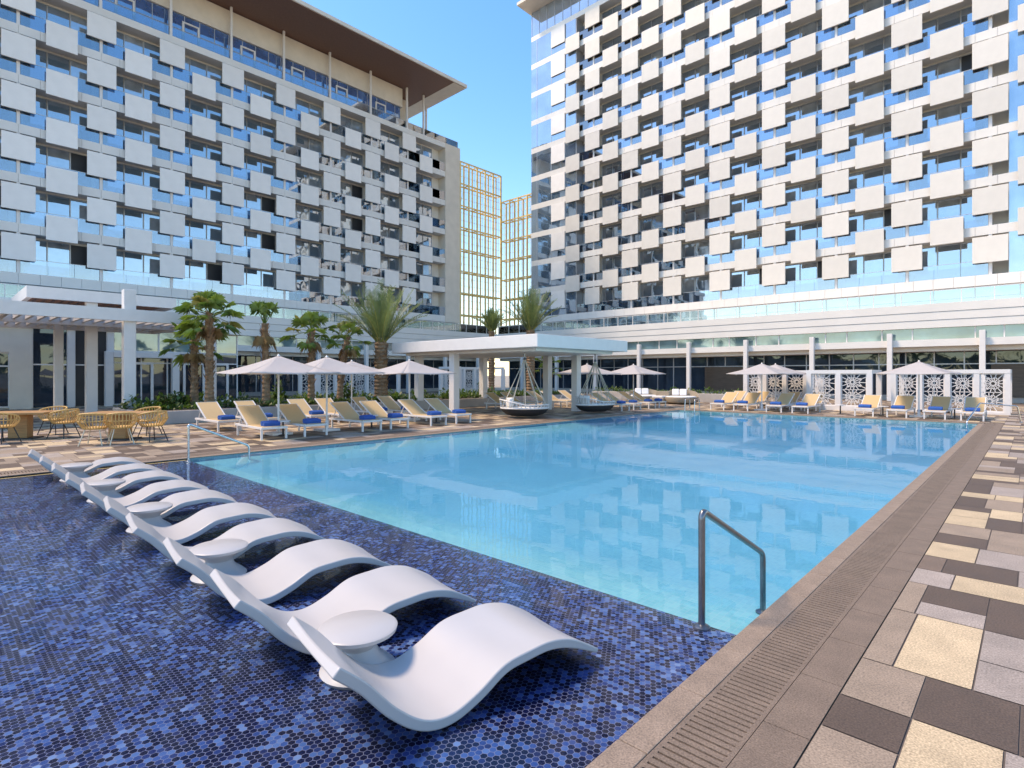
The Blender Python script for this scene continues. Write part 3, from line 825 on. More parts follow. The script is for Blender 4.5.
# ================================================================== PODIUM
def podium(which):
    left = which == 'L'
    tf = (lambda u, w, z: (-44.5 + w, u, z)) if left else (lambda u, w, z: (u, 44.7 - w, z))
    bay = 4.635 if left else 4.74
    if left:
        root = thing('podium_building', 'low white podium with dark glazing behind the palms on the left', 'podium building', (-44.5, 20, 0))
        ua, ub = -12, 44.65; c0 = 4.6 - bay * 3
    else:
        root = thing('podium_building', 'low white podium with glazing and brown panels behind the lattice cabanas', 'podium building', (-15, 44.7, 0))
        ua, ub = -44.45, 10; c0 = -2.3 - bay * 8
    b = MB(tf)
    e0 = ua if left else -44.45
    # fascia of three courses, slightly stepped
    for z0, z1, o in ((4.8, 5.28, 0), (5.3, 5.8, .03), (5.82, 6.35, .06)):
        b.box(e0, o, z0, ub if left else ub, -6.0, z1, 0)
    b.box(e0, .08, 3.6, ub, -3.0, 4.05, 0)
    b.box(e0, -.6, 3.3, ub, -3.0, 3.6, 1)
    b.build('fascia', ['band', 'soffit'], root)
    b = MB(tf); b.box(e0, -0.25, 4.05, ub, -0.3, 4.8, 0)
    u = e0
    k = 0
    while u < ub:
        b.box(u, -.2, 4.05, u + .07, -.3, 4.8, 1); u += (1.35, 2.1, 1.7, 3.2)[k % 4]; k += 1
    b.build('clerestory_glazing', ['glassT', 'white'], root)
    # glazed wall of the ground floor
    b = MB(tf); D = -2.2
    b.box(e0, D, 0.35, ub, D - .06, 3.3, 0)
    b.box(e0, D + .04, 0, ub, D - .2, .35, 3)
    u = e0
    while u < ub:
        b.box(u, D + .06, .35, u + .07, D - .06, 3.3, 1); u += bay / 3
    b.box(e0, D + .05, 2.45, ub, D - .06, 2.52, 1)
    b.build('ground_floor_glazing', ['glassP', 'frame', 'dark', 'concrete'], root)
    b = MB(tf)
    segs = [(-20.9, -16.7), (-2.0, 9)] if not left else []
    for (a, e) in segs:
        u = a
        while u < e:
            b.box(u, D + .12, .35, min(u + 1.18, e), D + .065, 2.45, 0)
            u += 1.18
        b.build('timber_wall_panel', 'brown_wall', root); b = MB(tf)
    i = 0; u = c0
    while u < ub - .3:
        if u > e0 + .2:
            q = MB(tf); q.box(u - .15, .42, 0, u + .15, .1, 4.5, 0)
            q.build('podium_column', 'white', root, bevel=.02)
        u += bay
    # rail at the roof terrace
    b = MB(tf)
    b.box(e0, -.4, 6.37, ub, -.412, 7.2, 0); b.box(e0, -.38, 7.2, ub, -.44, 7.24, 1)
    u = e0
    while u < ub: b.box(u, -.38, 6.35, u + .05, -.44, 7.2, 1); u += bay / 3
    b.build('terrace_rail', ['clear', 'white'], root)
podium('L'); podium('R')

# restaurant front at the left, pushed forward of the podium
rs = thing('restaurant_front', 'glazed restaurant pavilion with white piers and doors behind the dining terrace', 'restaurant', (-38, 3, 0))
XR = -38.0
b = MB()
b.box(-44.6, -12, 0, XR - .12, 14.2, 4.9, 0)
b.box(XR - .1, -12, 4.35, XR + .5, 14.4, 4.9, 0)
for a, e in ((-12, -4.5), (3.1, 4.0), (5.45, 5.75), (7.2, 7.5)):
    b.box(XR - .12, a, 0, XR + .12, e, 4.35, 1 if a < -5 or a == 3.1 else 0)
b.box(XR - .12, 1.0, 2.9, XR + .1, 3.1, 4.35, 1)
b.build('wall', ['white', 'stone'], rs)
def rwin(name, a, e, z0, z1, mx, mz, mat='glassP', fr='white'):
    q = MB(); q.box(XR - .06, a, z0, XR - .02, e, z1, 0)
    for i in range(mx + 1):
        yy = a + (e - a) * i / mx; q.box(XR - .02, yy - .035, z0, XR + .03, yy + .035, z1, 1)
    for zz in mz: q.box(XR - .02, a, zz - .035, XR + .028, e, zz + .035, 1)
    return q.build(name, [mat, fr], rs)
rwin('window', -4.5, 3.1, 0.1, 2.9, 3, (0.12, 2.2, 2.87))
rwin('window', 4.0, 5.45, 0.05, 4.3, 1, (2.3, 4.28))
rwin('window', 5.75, 7.2, 0.05, 4.3, 1, (2.3, 4.28), 'dark')
rwin('clerestory', 7.5, 14.2, 3.1, 4.33, 3, (3.12, 4.32), 'glassT')
rwin('door_screen', 7.5, 14.2, 0.05, 3.08, 5, (0.08, 2.45, 3.06))
q = MB()
q.box(XR + .04, 7.05, 0, XR + .45, 7.42, 3.08); q.box(XR + .04, 10.35, 0, XR + .45, 10.72, 3.08); q.box(XR + .04, 7.42, 2.74, XR + .45, 10.35, 3.08)
q.build('portal', 'white', rs, bevel=.02)
for a in (8.2, 11.0, 12.4):
    q = MB()
    q.box(XR + .035, a, 0.02, XR + .12, a + .14, 2.5); q.box(XR + .035, a + 1.1, 0.02, XR + .12, a + 1.24, 2.5); q.box(XR + .035, a + .14, 2.36, XR + .12, a + 1.1, 2.5)
    q.build('door_frame', 'white', rs)

# ================================================================== PERGOLA
pg = thing('pergola', 'white two tier pergola with brown slats over the dining terrace', 'pergola', (-25.6, 4, 0))
for (x, y, h, s) in ((-25.6, 5.55, 5.05, .40), (-29.6, 5.05, 5.3, .40), (-31.5, 4.2, 4.0, .32), (-25.6, -2.4, 4.0, .40), (-30.5, 10.2, 4.0, .3)):
    q = MB(); q.box(x - s / 2, y - s / 2, 0, x + s / 2, y + s / 2, h); q.build('post', 'white', pg, bevel=.02)
b = MB()
X0, X1, Y0, Y1, Z0, Z1 = -32.5, -25.3, -8.0, 8.2, 3.82, 4.28
b.box(X1 - .18, Y0, Z0, X1, Y1, Z1); b.box(X0, Y0, Z0, X0 + .18, Y1, Z1)
b.box(X0 + .18, Y1 - .18, Z0, X1 - .18, Y1, Z1 - .004); b.box(X0 + .18, Y0, Z0, X1 - .18, Y0 + .18, Z1 - .004)
b.box(-29.2, Y0 + .18, Z0, -29.0, Y1 - .18, Z1 - .006)
b.box(X0 + .18, Y0 + .18, Z1 - .1, X1 - .18, 2.0, Z1 - .02)
b.build('lower_roof_frame', 'white', pg)
b = MB(); y = 2.1
while y < Y1 - .3:
    b.box(X0 + .19, y, Z0 + .12, -29.21, y + .1, Z1 - .05); b.box(-28.99, y, Z0 + .12, X1 - .19, y + .1, Z1 - .05); y += .36
b.build('lower_slats', 'white', pg)
b = MB()
X0, X1, Y0, Y1, Z0, Z1 = -34.5, -29.2, 2.9, 8.2, 4.85, 5.32
b.box(X1 - .18, Y0, Z0, X1, Y1, Z1); b.box(X0, Y0, Z0, X0 + .18, Y1, Z1)
b.box(X0 + .18, Y1 - .18, Z0, X1 - .18, Y1, Z1 - .004); b.box(X0 + .18, Y0, Z0, X1 - .18, Y0 + .18, Z1 - .004)
b.build('upper_roof_frame', 'white', pg)
b = MB(); y = Y0 + .4
while y < Y1 - .3:
    b.box(X0 + .19, y, Z0 + .12, X1 - .19, y + .12, Z1 - .05); y += .3
b.build('upper_slats', 'brown', pg)

# ================================================================== CANOPY over the swing beds
cn = thing('canopy_pavilion', 'white flat roofed canopy on square pillars beside the pool', 'canopy', (-18, 19, 0))
CX0, CX1, CY0, CY1 = -23.2, -13.7, 16.0, 22.4
b = MB(); b.box(CX0, CY0, 2.82, CX1, CY1, 3.32)
b.build('roof', 'white', cn, bevel=.02)
b = MB(); b.box(CX0 + .5, CY0 + .5, 2.70, CX1 - .5, CY1 - .5, 2.816); b.build('soffit_panel', 'white', cn)
for (x, y) in ((-19.3, 16.7), (-16.2, 21.8), (-18.0, 21.8), (-22.7, 17.3), (-22.7, 21.8)):
    q = MB(); q.box(x - .17, y - .17, 0, x + .17, y + .17, 2.82); q.build('pillar', 'white', cn, bevel=.015)

# hanging boat shaped daybeds
def make_swing():
    root = thing('swing_daybed', 'swing', 'swing daybed', group='boat shaped swing daybeds hung from the canopy')
    n = 36; a_, b_ = 0.98, 0.62
    h = MB(); h.lathe([(.02, .06), (.55, .08), (.80, .16), (.93, .26), (1.0, .36), (.97, .36), (.5, .30), (.02, .30)], n, sx=a_, sy=b_)
    h.build('hull', 'hull', root, smooth=True)
    r = MB(); pts = [(a_ * 1.0 * math.cos(t), b_ * 1.0 * math.sin(t), .40) for t in [2 * math.pi * k / n for k in range(n + 1)]]
    r.tube(pts, .035, 6); r.build('rim', 'white', root, smooth=True)
    s = MB()
    bp = []
    for k in range(9, 37):
        t = 2 * math.pi * k / n
        p = Vector((a_ * math.cos(t), b_ * math.sin(t), .40)); hgt = .14 + .22 * max(0, -math.cos(t))
        s.bar(p, p + Vector((.05 * math.cos(t), .05 * math.sin(t), hgt)), .035, .02); bp.append(p + Vector((.05 * math.cos(t), .05 * math.sin(t), hgt)))
    s.tube(bp, .025, 6)
    s.build('slatted_side', 'white', root)
    c = MB(); c.lathe([(.02, .31), (.86, .31), (.9, .36), (.86, .43), (.02, .44)], n, sx=a_, sy=b_)
    c.build('cushion', 'cushion', root, smooth=True)
    for (x, y, rz) in ((-.62, -.1, .3), (-.55, .28, -.2)):
        q = MB(lambda u, v, w_: (x + u * math.cos(rz) - v * math.sin(rz), y + u * math.sin(rz) + v * math.cos(rz), .62 + w_))
        prof = [(-1, .2), (-.6, .75), (0, 1), (.6, .75), (1, .2)]
        q.box(-.09, -.24, -.18, .09, .24, .2); q.build('pillow', 'cushion', root, bevel=.06)
    ap = Vector((0, 0, 2.42))
    for k in range(10):
        t = 2 * math.pi * (k + .5) / 10
        q = MB(); p = Vector((a_ * math.cos(t), b_ * math.sin(t), .40)); q.tube([p, ap], .016, 6)
        q.build('rope', 'rope', root)
    q = MB(); q.tube([(0, 0, 2.40), (0, 0, 2.70)], .03, 8); q.lathe([(.05, 2.36), (.07, 2.40), (.03, 2.48)], 12)
    q.build('hanging_hook', 'steel_dark', root)
    return root
sw = Proto(make_swing())
sw.place((-15.25, 17.0, 0), R(45), 'boat shaped swing daybed hanging from the front corner of the white canopy')
sw.place((-14.75, 21.3, 0), R(70), 'boat shaped swing daybed hanging at the far end of the white canopy')

# ================================================================== LATTICE SCREENS
def star_panel(b, o, ux, w, h, depth, seed, m=0):
    """pierced panel: radiating petals cut as thin ribs inside a frame; o lower corner, ux unit direction"""
    rr = random.Random(seed); ux = Vector(ux); uz = Vector((0, 0, 1)); nrm = ux.cross(uz); o = Vector(o)
    def seg(p, q, t=.035):
        b.bar(o + ux * p[0] + uz * p[1], o + ux * q[0] + uz * q[1], depth, t, m, up=nrm.cross(ux * (q[0] - p[0]) + uz * (q[1] - p[1])))
    fw = .05
    seg((0, fw / 2), (w, fw / 2), fw); seg((0, h - fw / 2), (w, h - fw / 2), fw); seg((fw / 2, fw), (fw / 2, h - fw), fw); seg((w - fw / 2, fw), (w - fw / 2, h - fw), fw)
    cs = [(w * .5 + rr.uniform(-.1, .1), h * .28), (w * .5 + rr.uniform(-.1, .1), h * .74)]
    for (cx, cz) in cs:
        lo, hi = (fw, h * .51) if cz < h * .5 else (h * .51, h - fw)
        n = 14; ph = rr.uniform(0, 1)
        ends = []
        for k in range(n):
            a = 2 * math.pi * (k + ph) / n; d = (math.cos(a), math.sin(a)); t = 9
            if d[0] > 1e-3: t = min(t, (w - fw - cx) / d[0])
            if d[0] < -1e-3: t = min(t, (fw - cx) / d[0])
            if d[1] > 1e-3: t = min(t, (hi - cz) / d[1])
            if d[1] < -1e-3: t = min(t, (lo - cz) / d[1])
            seg((cx + d[0] * .07, cz + d[1] * .07), (cx + d[0] * t, cz + d[1] * t), .032)
            ends.append((cx, cz, d, t))
        for k in range(n):
            c1 = ends[k]; c2 = ends[(k + 1) % n]
            f1, f2 = (.45, .75) if k % 2 else (.75, .45)
            p = (cx + c1[2][0] * c1[3] * f1, cz + c1[2][1] * c1[3] * f1); q = (cx + c2[2][0] * c2[3] * f2, cz + c2[2][1] * c2[3] * f2)
            seg(p, q, .03)
    seg((fw, h * .51), (w - fw, h * .51), .03)

def screen(name, label, A, Bp, n, h, depth, group, seed, wide=.2, low=.1):
    """row of n lattice panels between white posts under one beam, with short return walls behind the end posts"""
    A = Vector((*A, 0)); Bp = Vector((*Bp, 0)); d = (Bp - A); Ltot = d.length; d.normalize(); back = Vector((d.y, -d.x, 0)) * depth
    root = thing(name, label, 'lattice screen', A, group)
    b = MB(); up = Vector((0, 0, 1))
    b.bar(A + up * (h - .09) - d * wide / 2, Bp + up * (h - .09) + d * wide / 2, .22, .18); b.build('beam', 'white', root)
    b = MB(); b.bar(A + up * low / 2 + d * wide / 2, Bp + up * low / 2 - d * wide / 2, .2, low); b.build('plinth', 'white', root)
    for i in range(n + 1):
        p = A + d * Ltot * i / n
        q = MB(); q.bar(p, p + up * (h - .18), wide, wide, up=d); q.build('post', 'white', root)
    for i in range(n):
        p = A + d * (Ltot * i / n + wide / 2)
        q = MB(); star_panel(q, p + up * low, d, Ltot / n - wide, h - .18 - low, .03, seed + i); q.build('lattice_panel', 'white', root)
    for p in (A, Bp):
        q = MB(); q.bar(p + back + up * 0, p + back + up * (h - .18), wide, wide, up=d); q.build('post', 'white', root)
        q = MB(); q.bar(p + back.normalized() * .115 + up * (h - .09), p + back * 1.04 + up * (h - .09), .2, .18); q.build('side_beam', 'white', root)
    return root
# right hand row, facing the pool from the far side
screen('lattice_cabana', 'white lattice cabana at the far right end of the pool, beside the brown wall', (-5.0, 32.6), (-.85, 32.6), 4, 2.0, -2.2, 'white lattice cabanas across the pool', 11, .2)
screen('lattice_cabana', 'white lattice cabana in the middle of the three across the pool, set forward', (-8.4, 31.2), (-5.75, 31.2), 2, 2.0, -2.2, 'white lattice cabanas across the pool', 31, .22, .22)
screen('lattice_cabana', 'white lattice cabana nearest the brown timber wall and wicker daybeds', (-12.1, 32.6), (-8.95, 32.6), 3, 2.0, -2.2, 'white lattice cabanas across the pool', 51, .2)
# left hand screens, behind the planter
screen('lattice_cabana', 'white lattice cabana behind the palms between the umbrellas on the left', (-37, 24.6), (-37, 18.0), 5, 2.35, -2.2, 'white lattice cabanas behind the palms', 71, .22)
screen('lattice_cabana', 'white lattice cabana behind the planter, seen under the white canopy', (-34.2, 33.0), (-34.2, 28.2), 4, 2.4, -2.2, 'white lattice cabanas behind the palms', 91, .25)

# ================================================================== PLANTERS, PALMS, SHRUBS
pl = thing('planter_wall', 'long low concrete planter with palms behind the left loungers', 'planter', (-22.4, 5.2, 0))
b = MB(); b.box(-26.5, 5.2, 0, -22.4, 30, .46, 0)
b.build('wall', 'concrete', pl, bevel=.015)
b = MB(); b.box(-26.35, 5.35, .4, -22.55, 29.85, .47); b.build('soil', 'grout', pl)
p2 = thing('planter_wall', 'low pale planter wall in front of the brown timber wall', 'planter', (-16, 34.5, 0))
b = MB(); b.box(-24, 34.2, 0, -12.6, 35.6, .55); b.build('wall', 'concrete', p2, bevel=.015)

def leaf_mass(b, c, r, n, size, rr, mats=2, flat=1.0):
    for _ in range(n):
        d = Vector((rr.gauss(0, 1), rr.gauss(0, 1), rr.gauss(0, 1))).normalized() * (rr.random() ** .45)
        p = Vector((c[0] + d.x * r[0], c[1] + d.y * r[1], c[2] + abs(d.z) * r[2]))
        a = rr.uniform(0, 6.28); e = rr.uniform(-.3, 1.2); l = size * rr.uniform(.6, 1.4)
        f = Vector((math.cos(a) * math.cos(e), math.sin(a) * math.cos(e), math.sin(e))); s = f.cross(Vector((0, 0, 1))).normalized() * l * .28
        b.add([p, p + f * l * .5 + s, p + f * l, p + f * l * .5 - s], [(0, 1, 2, 3)], rr.randrange(mats))
rr = random.Random(3)
b = MB()
y = 5.5
while y < 29.6:
    leaf_mass(b, (rr.uniform(-23.2, -22.8), y, .45), (.35, .45, rr.uniform(.14, .30)), 110, .16, rr)
    leaf_mass(b, (rr.uniform(-25.6, -24.0), y, .45), (.6, .5, rr.uniform(.2, .55)), 90, .2, rr)
    y += .55
tag(b.build('ground_cover', ['shrubA', 'shrubB'], recalc=False), 'green low planting filling the long planter', 'planting', kind='stuff')
b = MB(); x = -23.8
while x < -12.8:
    leaf_mass(b, (x, 34.9, .5), (.4, .4, rr.uniform(.2, .45)), 60, .18, rr); x += .6
tag(b.build('ground_cover', ['shrubB', 'shrubA'], recalc=False), 'dark low planting in the planter before the timber wall', 'planting', kind='stuff')
def shrub(x, y, h, label):
    root = thing('shrub', label, 'shrub', (x, y, .45), 'upright shrubs in the long planter')
    q = random.Random(int(x * 100 + y * 37)); b = MB()
    for k in range(7):
        a = q.uniform(0, 6.28); t = Vector((.25 * math.cos(a), .25 * math.sin(a), h * q.uniform(.7, 1)))
        b.tube([(0, 0, 0), t * .5 + Vector((0, 0, .1)), t], [.012, .009, .005], 5)
    o = b.build('stem', 'bark', root); o.location = (0, 0, 0)
    b = MB(); leaf_mass(b, (0, 0, h * .15), (.38, .38, h * .9), 260, .17, q)
    o = b.build('foliage', ['shrubA', 'shrubB'], root, recalc=False); o.location = (0, 0, 0)
shrub(-23.6, 6.2, .6, 'upright shrub at the near end of the long planter, by the pergola')
shrub(-24.6, 6.9, .6, 'small shrub beside the twin fan palm trunks')
shrub(-24.4, 10.9, .9, 'shrub in the planter between the drooping palm and the next fan palm')
shrub(-24.4, 14.3, .9, 'shrub beside the thick date palm trunk')
shrub(-24.6, 23.6, 1.0, 'bright green shrub in the planter seen under the white canopy')

rb = random.Random(21); b = MB()
for k in range(70):
    t = k / 70; a = R(-200) + R(215) * t; d = rb.uniform(70, 95)
    cx, cy = 10 + d * math.cos(a), -5 + d * math.sin(a)
    leaf_mass(b, (cx, cy, .5), (rb.uniform(4, 6), rb.uniform(4, 6), rb.uniform(5, 10)), 90, 2.2, rb)
tag(b.build('distant_trees', ['shrubA', 'shrubB'], recalc=False), 'belt of distant trees round the grounds, mirrored in the glazing', 'trees', kind='stuff')
def trunk_mesh(h, r0, r1, lean, q, flare=1.25):
    b = MB(); n = 12; pts = []; rings = int(h / .09)
    vs = []; fs = []
    for i in range(rings + 1):
        t = i / rings; z = h * t
        cx = lean[0] * t * t; cy = lean[1] * t * t
        r = r0 + (r1 - r0) * t + (flare - 1) * r0 * max(0, 1 - t * 6)
        r *= 1.07 if i % 2 else 0.94
        for k in range(n):
            a = 2 * math.pi * (k + (.5 if i % 2 else 0)) / n
            rk = r * q.uniform(.95, 1.06)
            vs.append((cx + rk * math.cos(a), cy + rk * math.sin(a), z))
    for i in range(rings):
        for k in range(n): fs.append((i * n + k, i * n + (k + 1) % n, (i + 1) * n + (k + 1) % n, (i + 1) * n + k))
    fs.append(tuple(rings * n + k for k in range(n)))
    b.add(vs, fs, 0)
    # old leaf bases sticking out near the top
    for _ in range(int(90 * h / 3)):
        t = q.uniform(.12, 1) ** .6; a = q.uniform(0, 6.28); r = r0 + (r1 - r0) * t
        p = Vector((lean[0] * t * t + r * math.cos(a), lean[1] * t * t + r * math.sin(a), h * t)); d = Vector((math.cos(a), math.sin(a), 1.1)).normalized()
        s = Vector((-math.sin(a), math.cos(a), 0)) * .05
        b.add([p - s - Vector((0, 0, .06)), p + s - Vector((0, 0, .06)), p + d * .14 + s * .5, p + d * .14 - s * .5], [(0, 1, 2, 3)], 0)
    return b

def fan_leaf(b, base, d, plen, rad, q, mi, spread=3.9):
    """petiole plus a pleated fan of narrow blades whose tips droop"""
    d = d.normalized(); up = Vector((0, 0, 1)); s = d.cross(up)
    s = s.normalized() if s.length > .05 else Vector((1, 0, 0)); u = s.cross(d)
    tip = base + d * plen - Vector((0, 0, .1 * plen))
    b.tube([base, base + d * plen * .5, tip], [.02, .015, .01], 4, mi, cap=False)
    n = 19
    for k in range(n):
        a = (k / (n - 1) - .5) * spread
        e = (d * math.cos(a) + s * math.sin(a) + u * .12).normalized(); l = rad * (1 - .18 * abs(a) / 2) * q.uniform(.88, 1.08)
        w = (e.cross(u)).normalized() * l * .05
        m1 = tip + e * l * .6; t = tip + e * l - up * l * q.uniform(.15, .6)
        b.add([tip, m1 + w, t, m1 - w], [(0, 1, 2), (0, 2, 3)], mi)

def fan_palm(x, y, z0, h, r, label, seed, nleaf=24, rad=.62, lean=(0, 0), tied=False, dry=5):
    q = random.Random(seed)
    root = thing('fan_palm', label, 'palm tree', (x, y, z0), 'palms in the long planter')
    o = trunk_mesh(h, r * 1.15, r * .85, lean, q).build('trunk', 'bark', root, recalc=False); o.location = (0, 0, 0)
    b = MB(); top = Vector((lean[0], lean[1], h))
    for k in range(nleaf):
        t = k / nleaf; a = k * 2.4 + q.uniform(-.3, .3)
        el = R(84) - R(125) * t ** 1.25 if not tied else R(88) - R(30) * t
        d = Vector((math.cos(a) * math.cos(el), math.sin(a) * math.cos(el), math.sin(el)))
        fan_leaf(b, top - Vector((0, 0, .12 * t)), d, .55 + .35 * t, rad * q.uniform(.85, 1.1), q, q.choice((0, 0, 1, 1, 2)) if t < .8 else q.choice((0, 1, 1)), 1.0 if tied and t < .6 else 3.9)
    for k in range(dry):
        a = q.uniform(0, 6.28); el = R(-60); d = Vector((math.cos(a) * math.cos(el), math.sin(a) * math.cos(el), math.sin(el)))
        fan_leaf(b, top - Vector((0, 0, .2)), d, .45, rad * .8, q, 3)
    o = b.build('crown', ['leafA', 'leafB', 'leafC', 'leafD'], root, recalc=False); o.location = (0, 0, 0)
    return root

def date_palm(x, y, z0, h, r, label, seed, n=46, L=2.6, spread=R(50)):
    q = random.Random(seed)
    root = thing('date_palm', label, 'palm tree', (x, y, z0), 'palms in the long planter')
    o = trunk_mesh(h, r, r * .9, (0, 0), q, 1.1).build('trunk', 'bark', root, recalc=False); o.location = (0, 0, 0)
    b = MB(); top = Vector((0, 0, h))
    for k in range(n):
        t = k / n; a = k * 2.4 + q.uniform(-.2, .2); el = R(88) - spread * t
        d = Vector((math.cos(a) * math.cos(el), math.sin(a) * math.cos(el), math.sin(el))); l = L * q.uniform(.8, 1.05)
        pts = []; p = top + Vector((math.cos(a), math.sin(a), 0)) * r * .6
        m_ = 14; dd = d.copy()
        for i in range(m_ + 1):
            pts.append(p.copy()); p = p + dd * l / m_; dd = (dd + Vector((0, 0, -1)) * (.006 + .03 * t) * (1 + i * .10)).normalized()
        mi = q.choice((0, 0, 1))
        b.tube(pts, [.022 - .018 * i / m_ for i in range(m_ + 1)], 4, 2 if q.random() < .6 else mi, cap=False)
        for i in range(2, m_ + 1):
            tt = (pts[i] - pts[i - 1]).normalized(); s = tt.cross(Vector((0, 0, 1)))
            s = s.normalized() if s.length > .05 else Vector((1, 0, 0)); u = s.cross(tt)
            ll = .42 * (1 - .55 * abs(i / m_ - .45))
            for sg in (-1, 1):
                for jj in (0, .5):
                    p0 = pts[i] - tt * l / m_ * jj
                    e = (tt * .75 + s * sg * .75 + u * q.uniform(.1, .5)).normalized() * ll * q.uniform(.8, 1.1); w_ = tt * .022
                    b.add([p0 - w_, p0 + e * .5 - w_ * .9, p0 + e - Vector((0, 0, .05)), p0 + e * .5 + w_ * .9, p0 + w_], [(0, 1, 2, 3, 4)], mi)
    o = b.build('crown', ['dateA', 'dateB', 'leafC'], root, recalc=False); o.location = (0, 0, 0)
    return root
ZS = .42
fan_palm(-24.6, 7.55, ZS, 2.75, .13, 'shorter fan palm with a slim trunk, left of the twin palms by the pergola', 1, 18, .5)
fan_palm(-23.5, 7.75, ZS, 3.75, .14, 'tall bushy fan palm at the end of the white pergola roof', 2, 24, .58)
fan_palm(-23.5, 9.95, ZS, 3.5, .135, 'thin fan palm with tied up crown and dry hanging leaves', 3, 14, .55, (-.05, -.05), True, 8)
fan_palm(-23.5, 11.95, ZS, 3.35, .135, 'round crowned fan palm above the second white umbrella', 4, 19, .54)
fan_palm(-24.2, 13.75, ZS, 3.15, .13, 'slightly leaning fan palm just left of the thick date palm', 5, 15, .5, (.1, .35))
date_palm(-23.6, 15.65, ZS, 2.95, .33, 'thick trunked date palm with tall upright grey green fronds', 6, 54, 2.85, R(47))
date_palm(-28.5, 28.2, 0, 4.9, .22, 'small slim palm rising behind the white canopy roof', 7, 30, 1.6, R(46))
date_palm(-23.8, 27.1, ZS, 4.2, .28, 'bushy date palm rising above the canopy in front of the gold lattice', 8, 46, 2.6, R(44))
fan_palm(-24.2, 29.3, ZS, 2.1, .2, 'palm trunk standing under the canopy beside the right pillars', 9, 14, .4)

# ================================================================== SUN LOUNGERS, TOWELS, UMBRELLAS
def make_lounger():
    root = thing('sun_lounger', 'x', 'sun lounger', group='cream sun loungers round the pool')
    W = .33
    f = MB()
    f.bar((-1.98, -W, .31), (0, -W, .31), .05, .06); f.bar((-1.98, W, .31), (0, W, .31), .05, .06)
    f.bar((-.025, -W + .025, .31), (-.025, W - .025, .31), .05, .058); f.bar((-1.955, -W + .025, .31), (-1.955, W - .025, .31), .05, .058)
    f.build('frame', 'white', root, bevel=.006)
    for x in (-.06, -1.82):
        for y in (-W, W):
            q = MB(); q.box(x - .025, y - .025, 0, x + .025, y + .025, .28); q.build('leg', 'white', root)
    s = MB(); s.box(-1.12, -W + .03, .33, -.06, W - .03, .352); s.build('seat', 'sling', root, bevel=.008)
    d = Vector((-.86, 0, .50)).normalized(); h = Vector((-1.13, 0, .345))
    k = MB(); e = h + d * .98
    k.bar(h, e, .6, .022); k.build('backrest', 'sling', root, bevel=.008)
    k = MB()
    for y in (-.315, .315): k.bar(h + Vector((0, y, 0)), e + Vector((0, y, 0)), .03, .035)
    k.bar(h + d * .6 + Vector((0, -.28, -.02)), Vector((-1.85, -.28, .31)), .02, .02); k.bar(h + d * .6 + Vector((0, .28, -.02)), Vector((-1.85, .28, .31)), .02, .02)
    k.bar(h + Vector((0, -.30, -.012)), h + Vector((0, .30, -.012)), .03, .022); k.bar(e + Vector((0, -.30, -.002)), e + Vector((0, .30, -.002)), .034, .03)
    k.build('back_frame', 'white', root)
    return root
LO = Proto(make_lounger())
def make_towel():
    b = MB()
    b.tube([(0, -.22, .07), (0, -.1, .072), (0, .1, .072), (0, .22, .07)], [.066, .072, .072, .066], 14)
    b.tube([(.135, -.22, .06), (.135, -.1, .062), (.135, .1, .062), (.135, .22, .06)], [.056, .062, .062, .056], 14)
    b.box(-.06, -.215, .0, .19, .215, .055)
    o = b.build('rolled_towel', 'towel', smooth=True)
    return tag(o, 'x', 'towel', 'blue towels on the loungers')
TW = Proto(make_towel())
def lounger(x, y, rz, label, towel=True):
    LO.place((x, y, 0), rz, 'cream sling sun lounger, ' + label)
    if towel:
        c, s = math.cos(rz), math.sin(rz); dx = -.36
        TW.place((x + dx * c, y + dx * s, .353), rz + rnd.uniform(-.08, .08), 'blue towel on the lounger, ' + label)
ys6 = [6.6, 7.8, 9.65, 10.7, 12.3, 13.5]
for i, y in enumerate(ys6): lounger(-15.02 + rnd.uniform(-.06, .06), y, rnd.uniform(-.03, .03), 'left poolside row, ' + ORD[i] + ' from its near end')
for i, y in enumerate(ys6): lounger(-18.25 + rnd.uniform(-.06, .06), y, rnd.uniform(-.03, .03), 'row along the planter, ' + ORD[i] + ' from its near end', i in (0, 1, 2, 4, 5))
yB = [23.6, 24.7, 26.2, 27.3]
for i, y in enumerate(yB): lounger(-14.5, y, rnd.uniform(-.03, .03), ORD[i] + ' beyond the far swing daybed')
yC = [20.2, 21.3, 23.4, 24.6, 26.2, 27.4]
for i, y in enumerate(yC): lounger(-18.6, y, rnd.uniform(-.03, .03), ORD[i] + ' in the back row behind the swing daybeds', False)
xF = [-1.72, -2.87, -4.12, -5.27, -7.75, -8.88, -10.45, -11.6]
for i, x in enumerate(xF): lounger(x, 27.35 + rnd.uniform(-.08, .08), R(-90) + rnd.uniform(-.03, .03), 'front row across the pool, ' + ORD[i] + ' from the right')
xG = [-8.1, -9.3, -10.9, -12.1]
for i, x in enumerate(xG): lounger(x, 29.9, R(-90) + rnd.uniform(-.03, .03), 'back row across the pool, ' + ORD[i] + ' from the right', i < 2)

def make_side_table():
    root = thing('side_table', 'x', 'side table', group='small dark tables between the loungers')
    b = MB(); b.lathe([(.02, .40), (.21, .40), (.21, .425), (.02, .426)], 20); b.build('tabletop', 'white', root, smooth=True)
    b = MB(); b.lathe([(.14, 0), (.14, .02), (.03, .035), (.025, .40)], 14); b.build('pedestal', 'blackmetal', root, smooth=True)
    return root
STB = Proto(make_side_table())
for i, (x, y) in enumerate(((-15.9, 7.22), (-15.9, 10.18), (-15.9, 12.9))):
    STB.place((x, y, 0), 0, 'small round table in the ' + ORD[i] + ' lounger gap of the left poolside row')
for i, (x, y) in enumerate(((-2.3, 28.1), (-4.7, 28.1), (-6.3, 28.1))):
    STB.place((x, y, 0), 0, 'small round table across the pool, ' + ORD[i] + ' from the right')

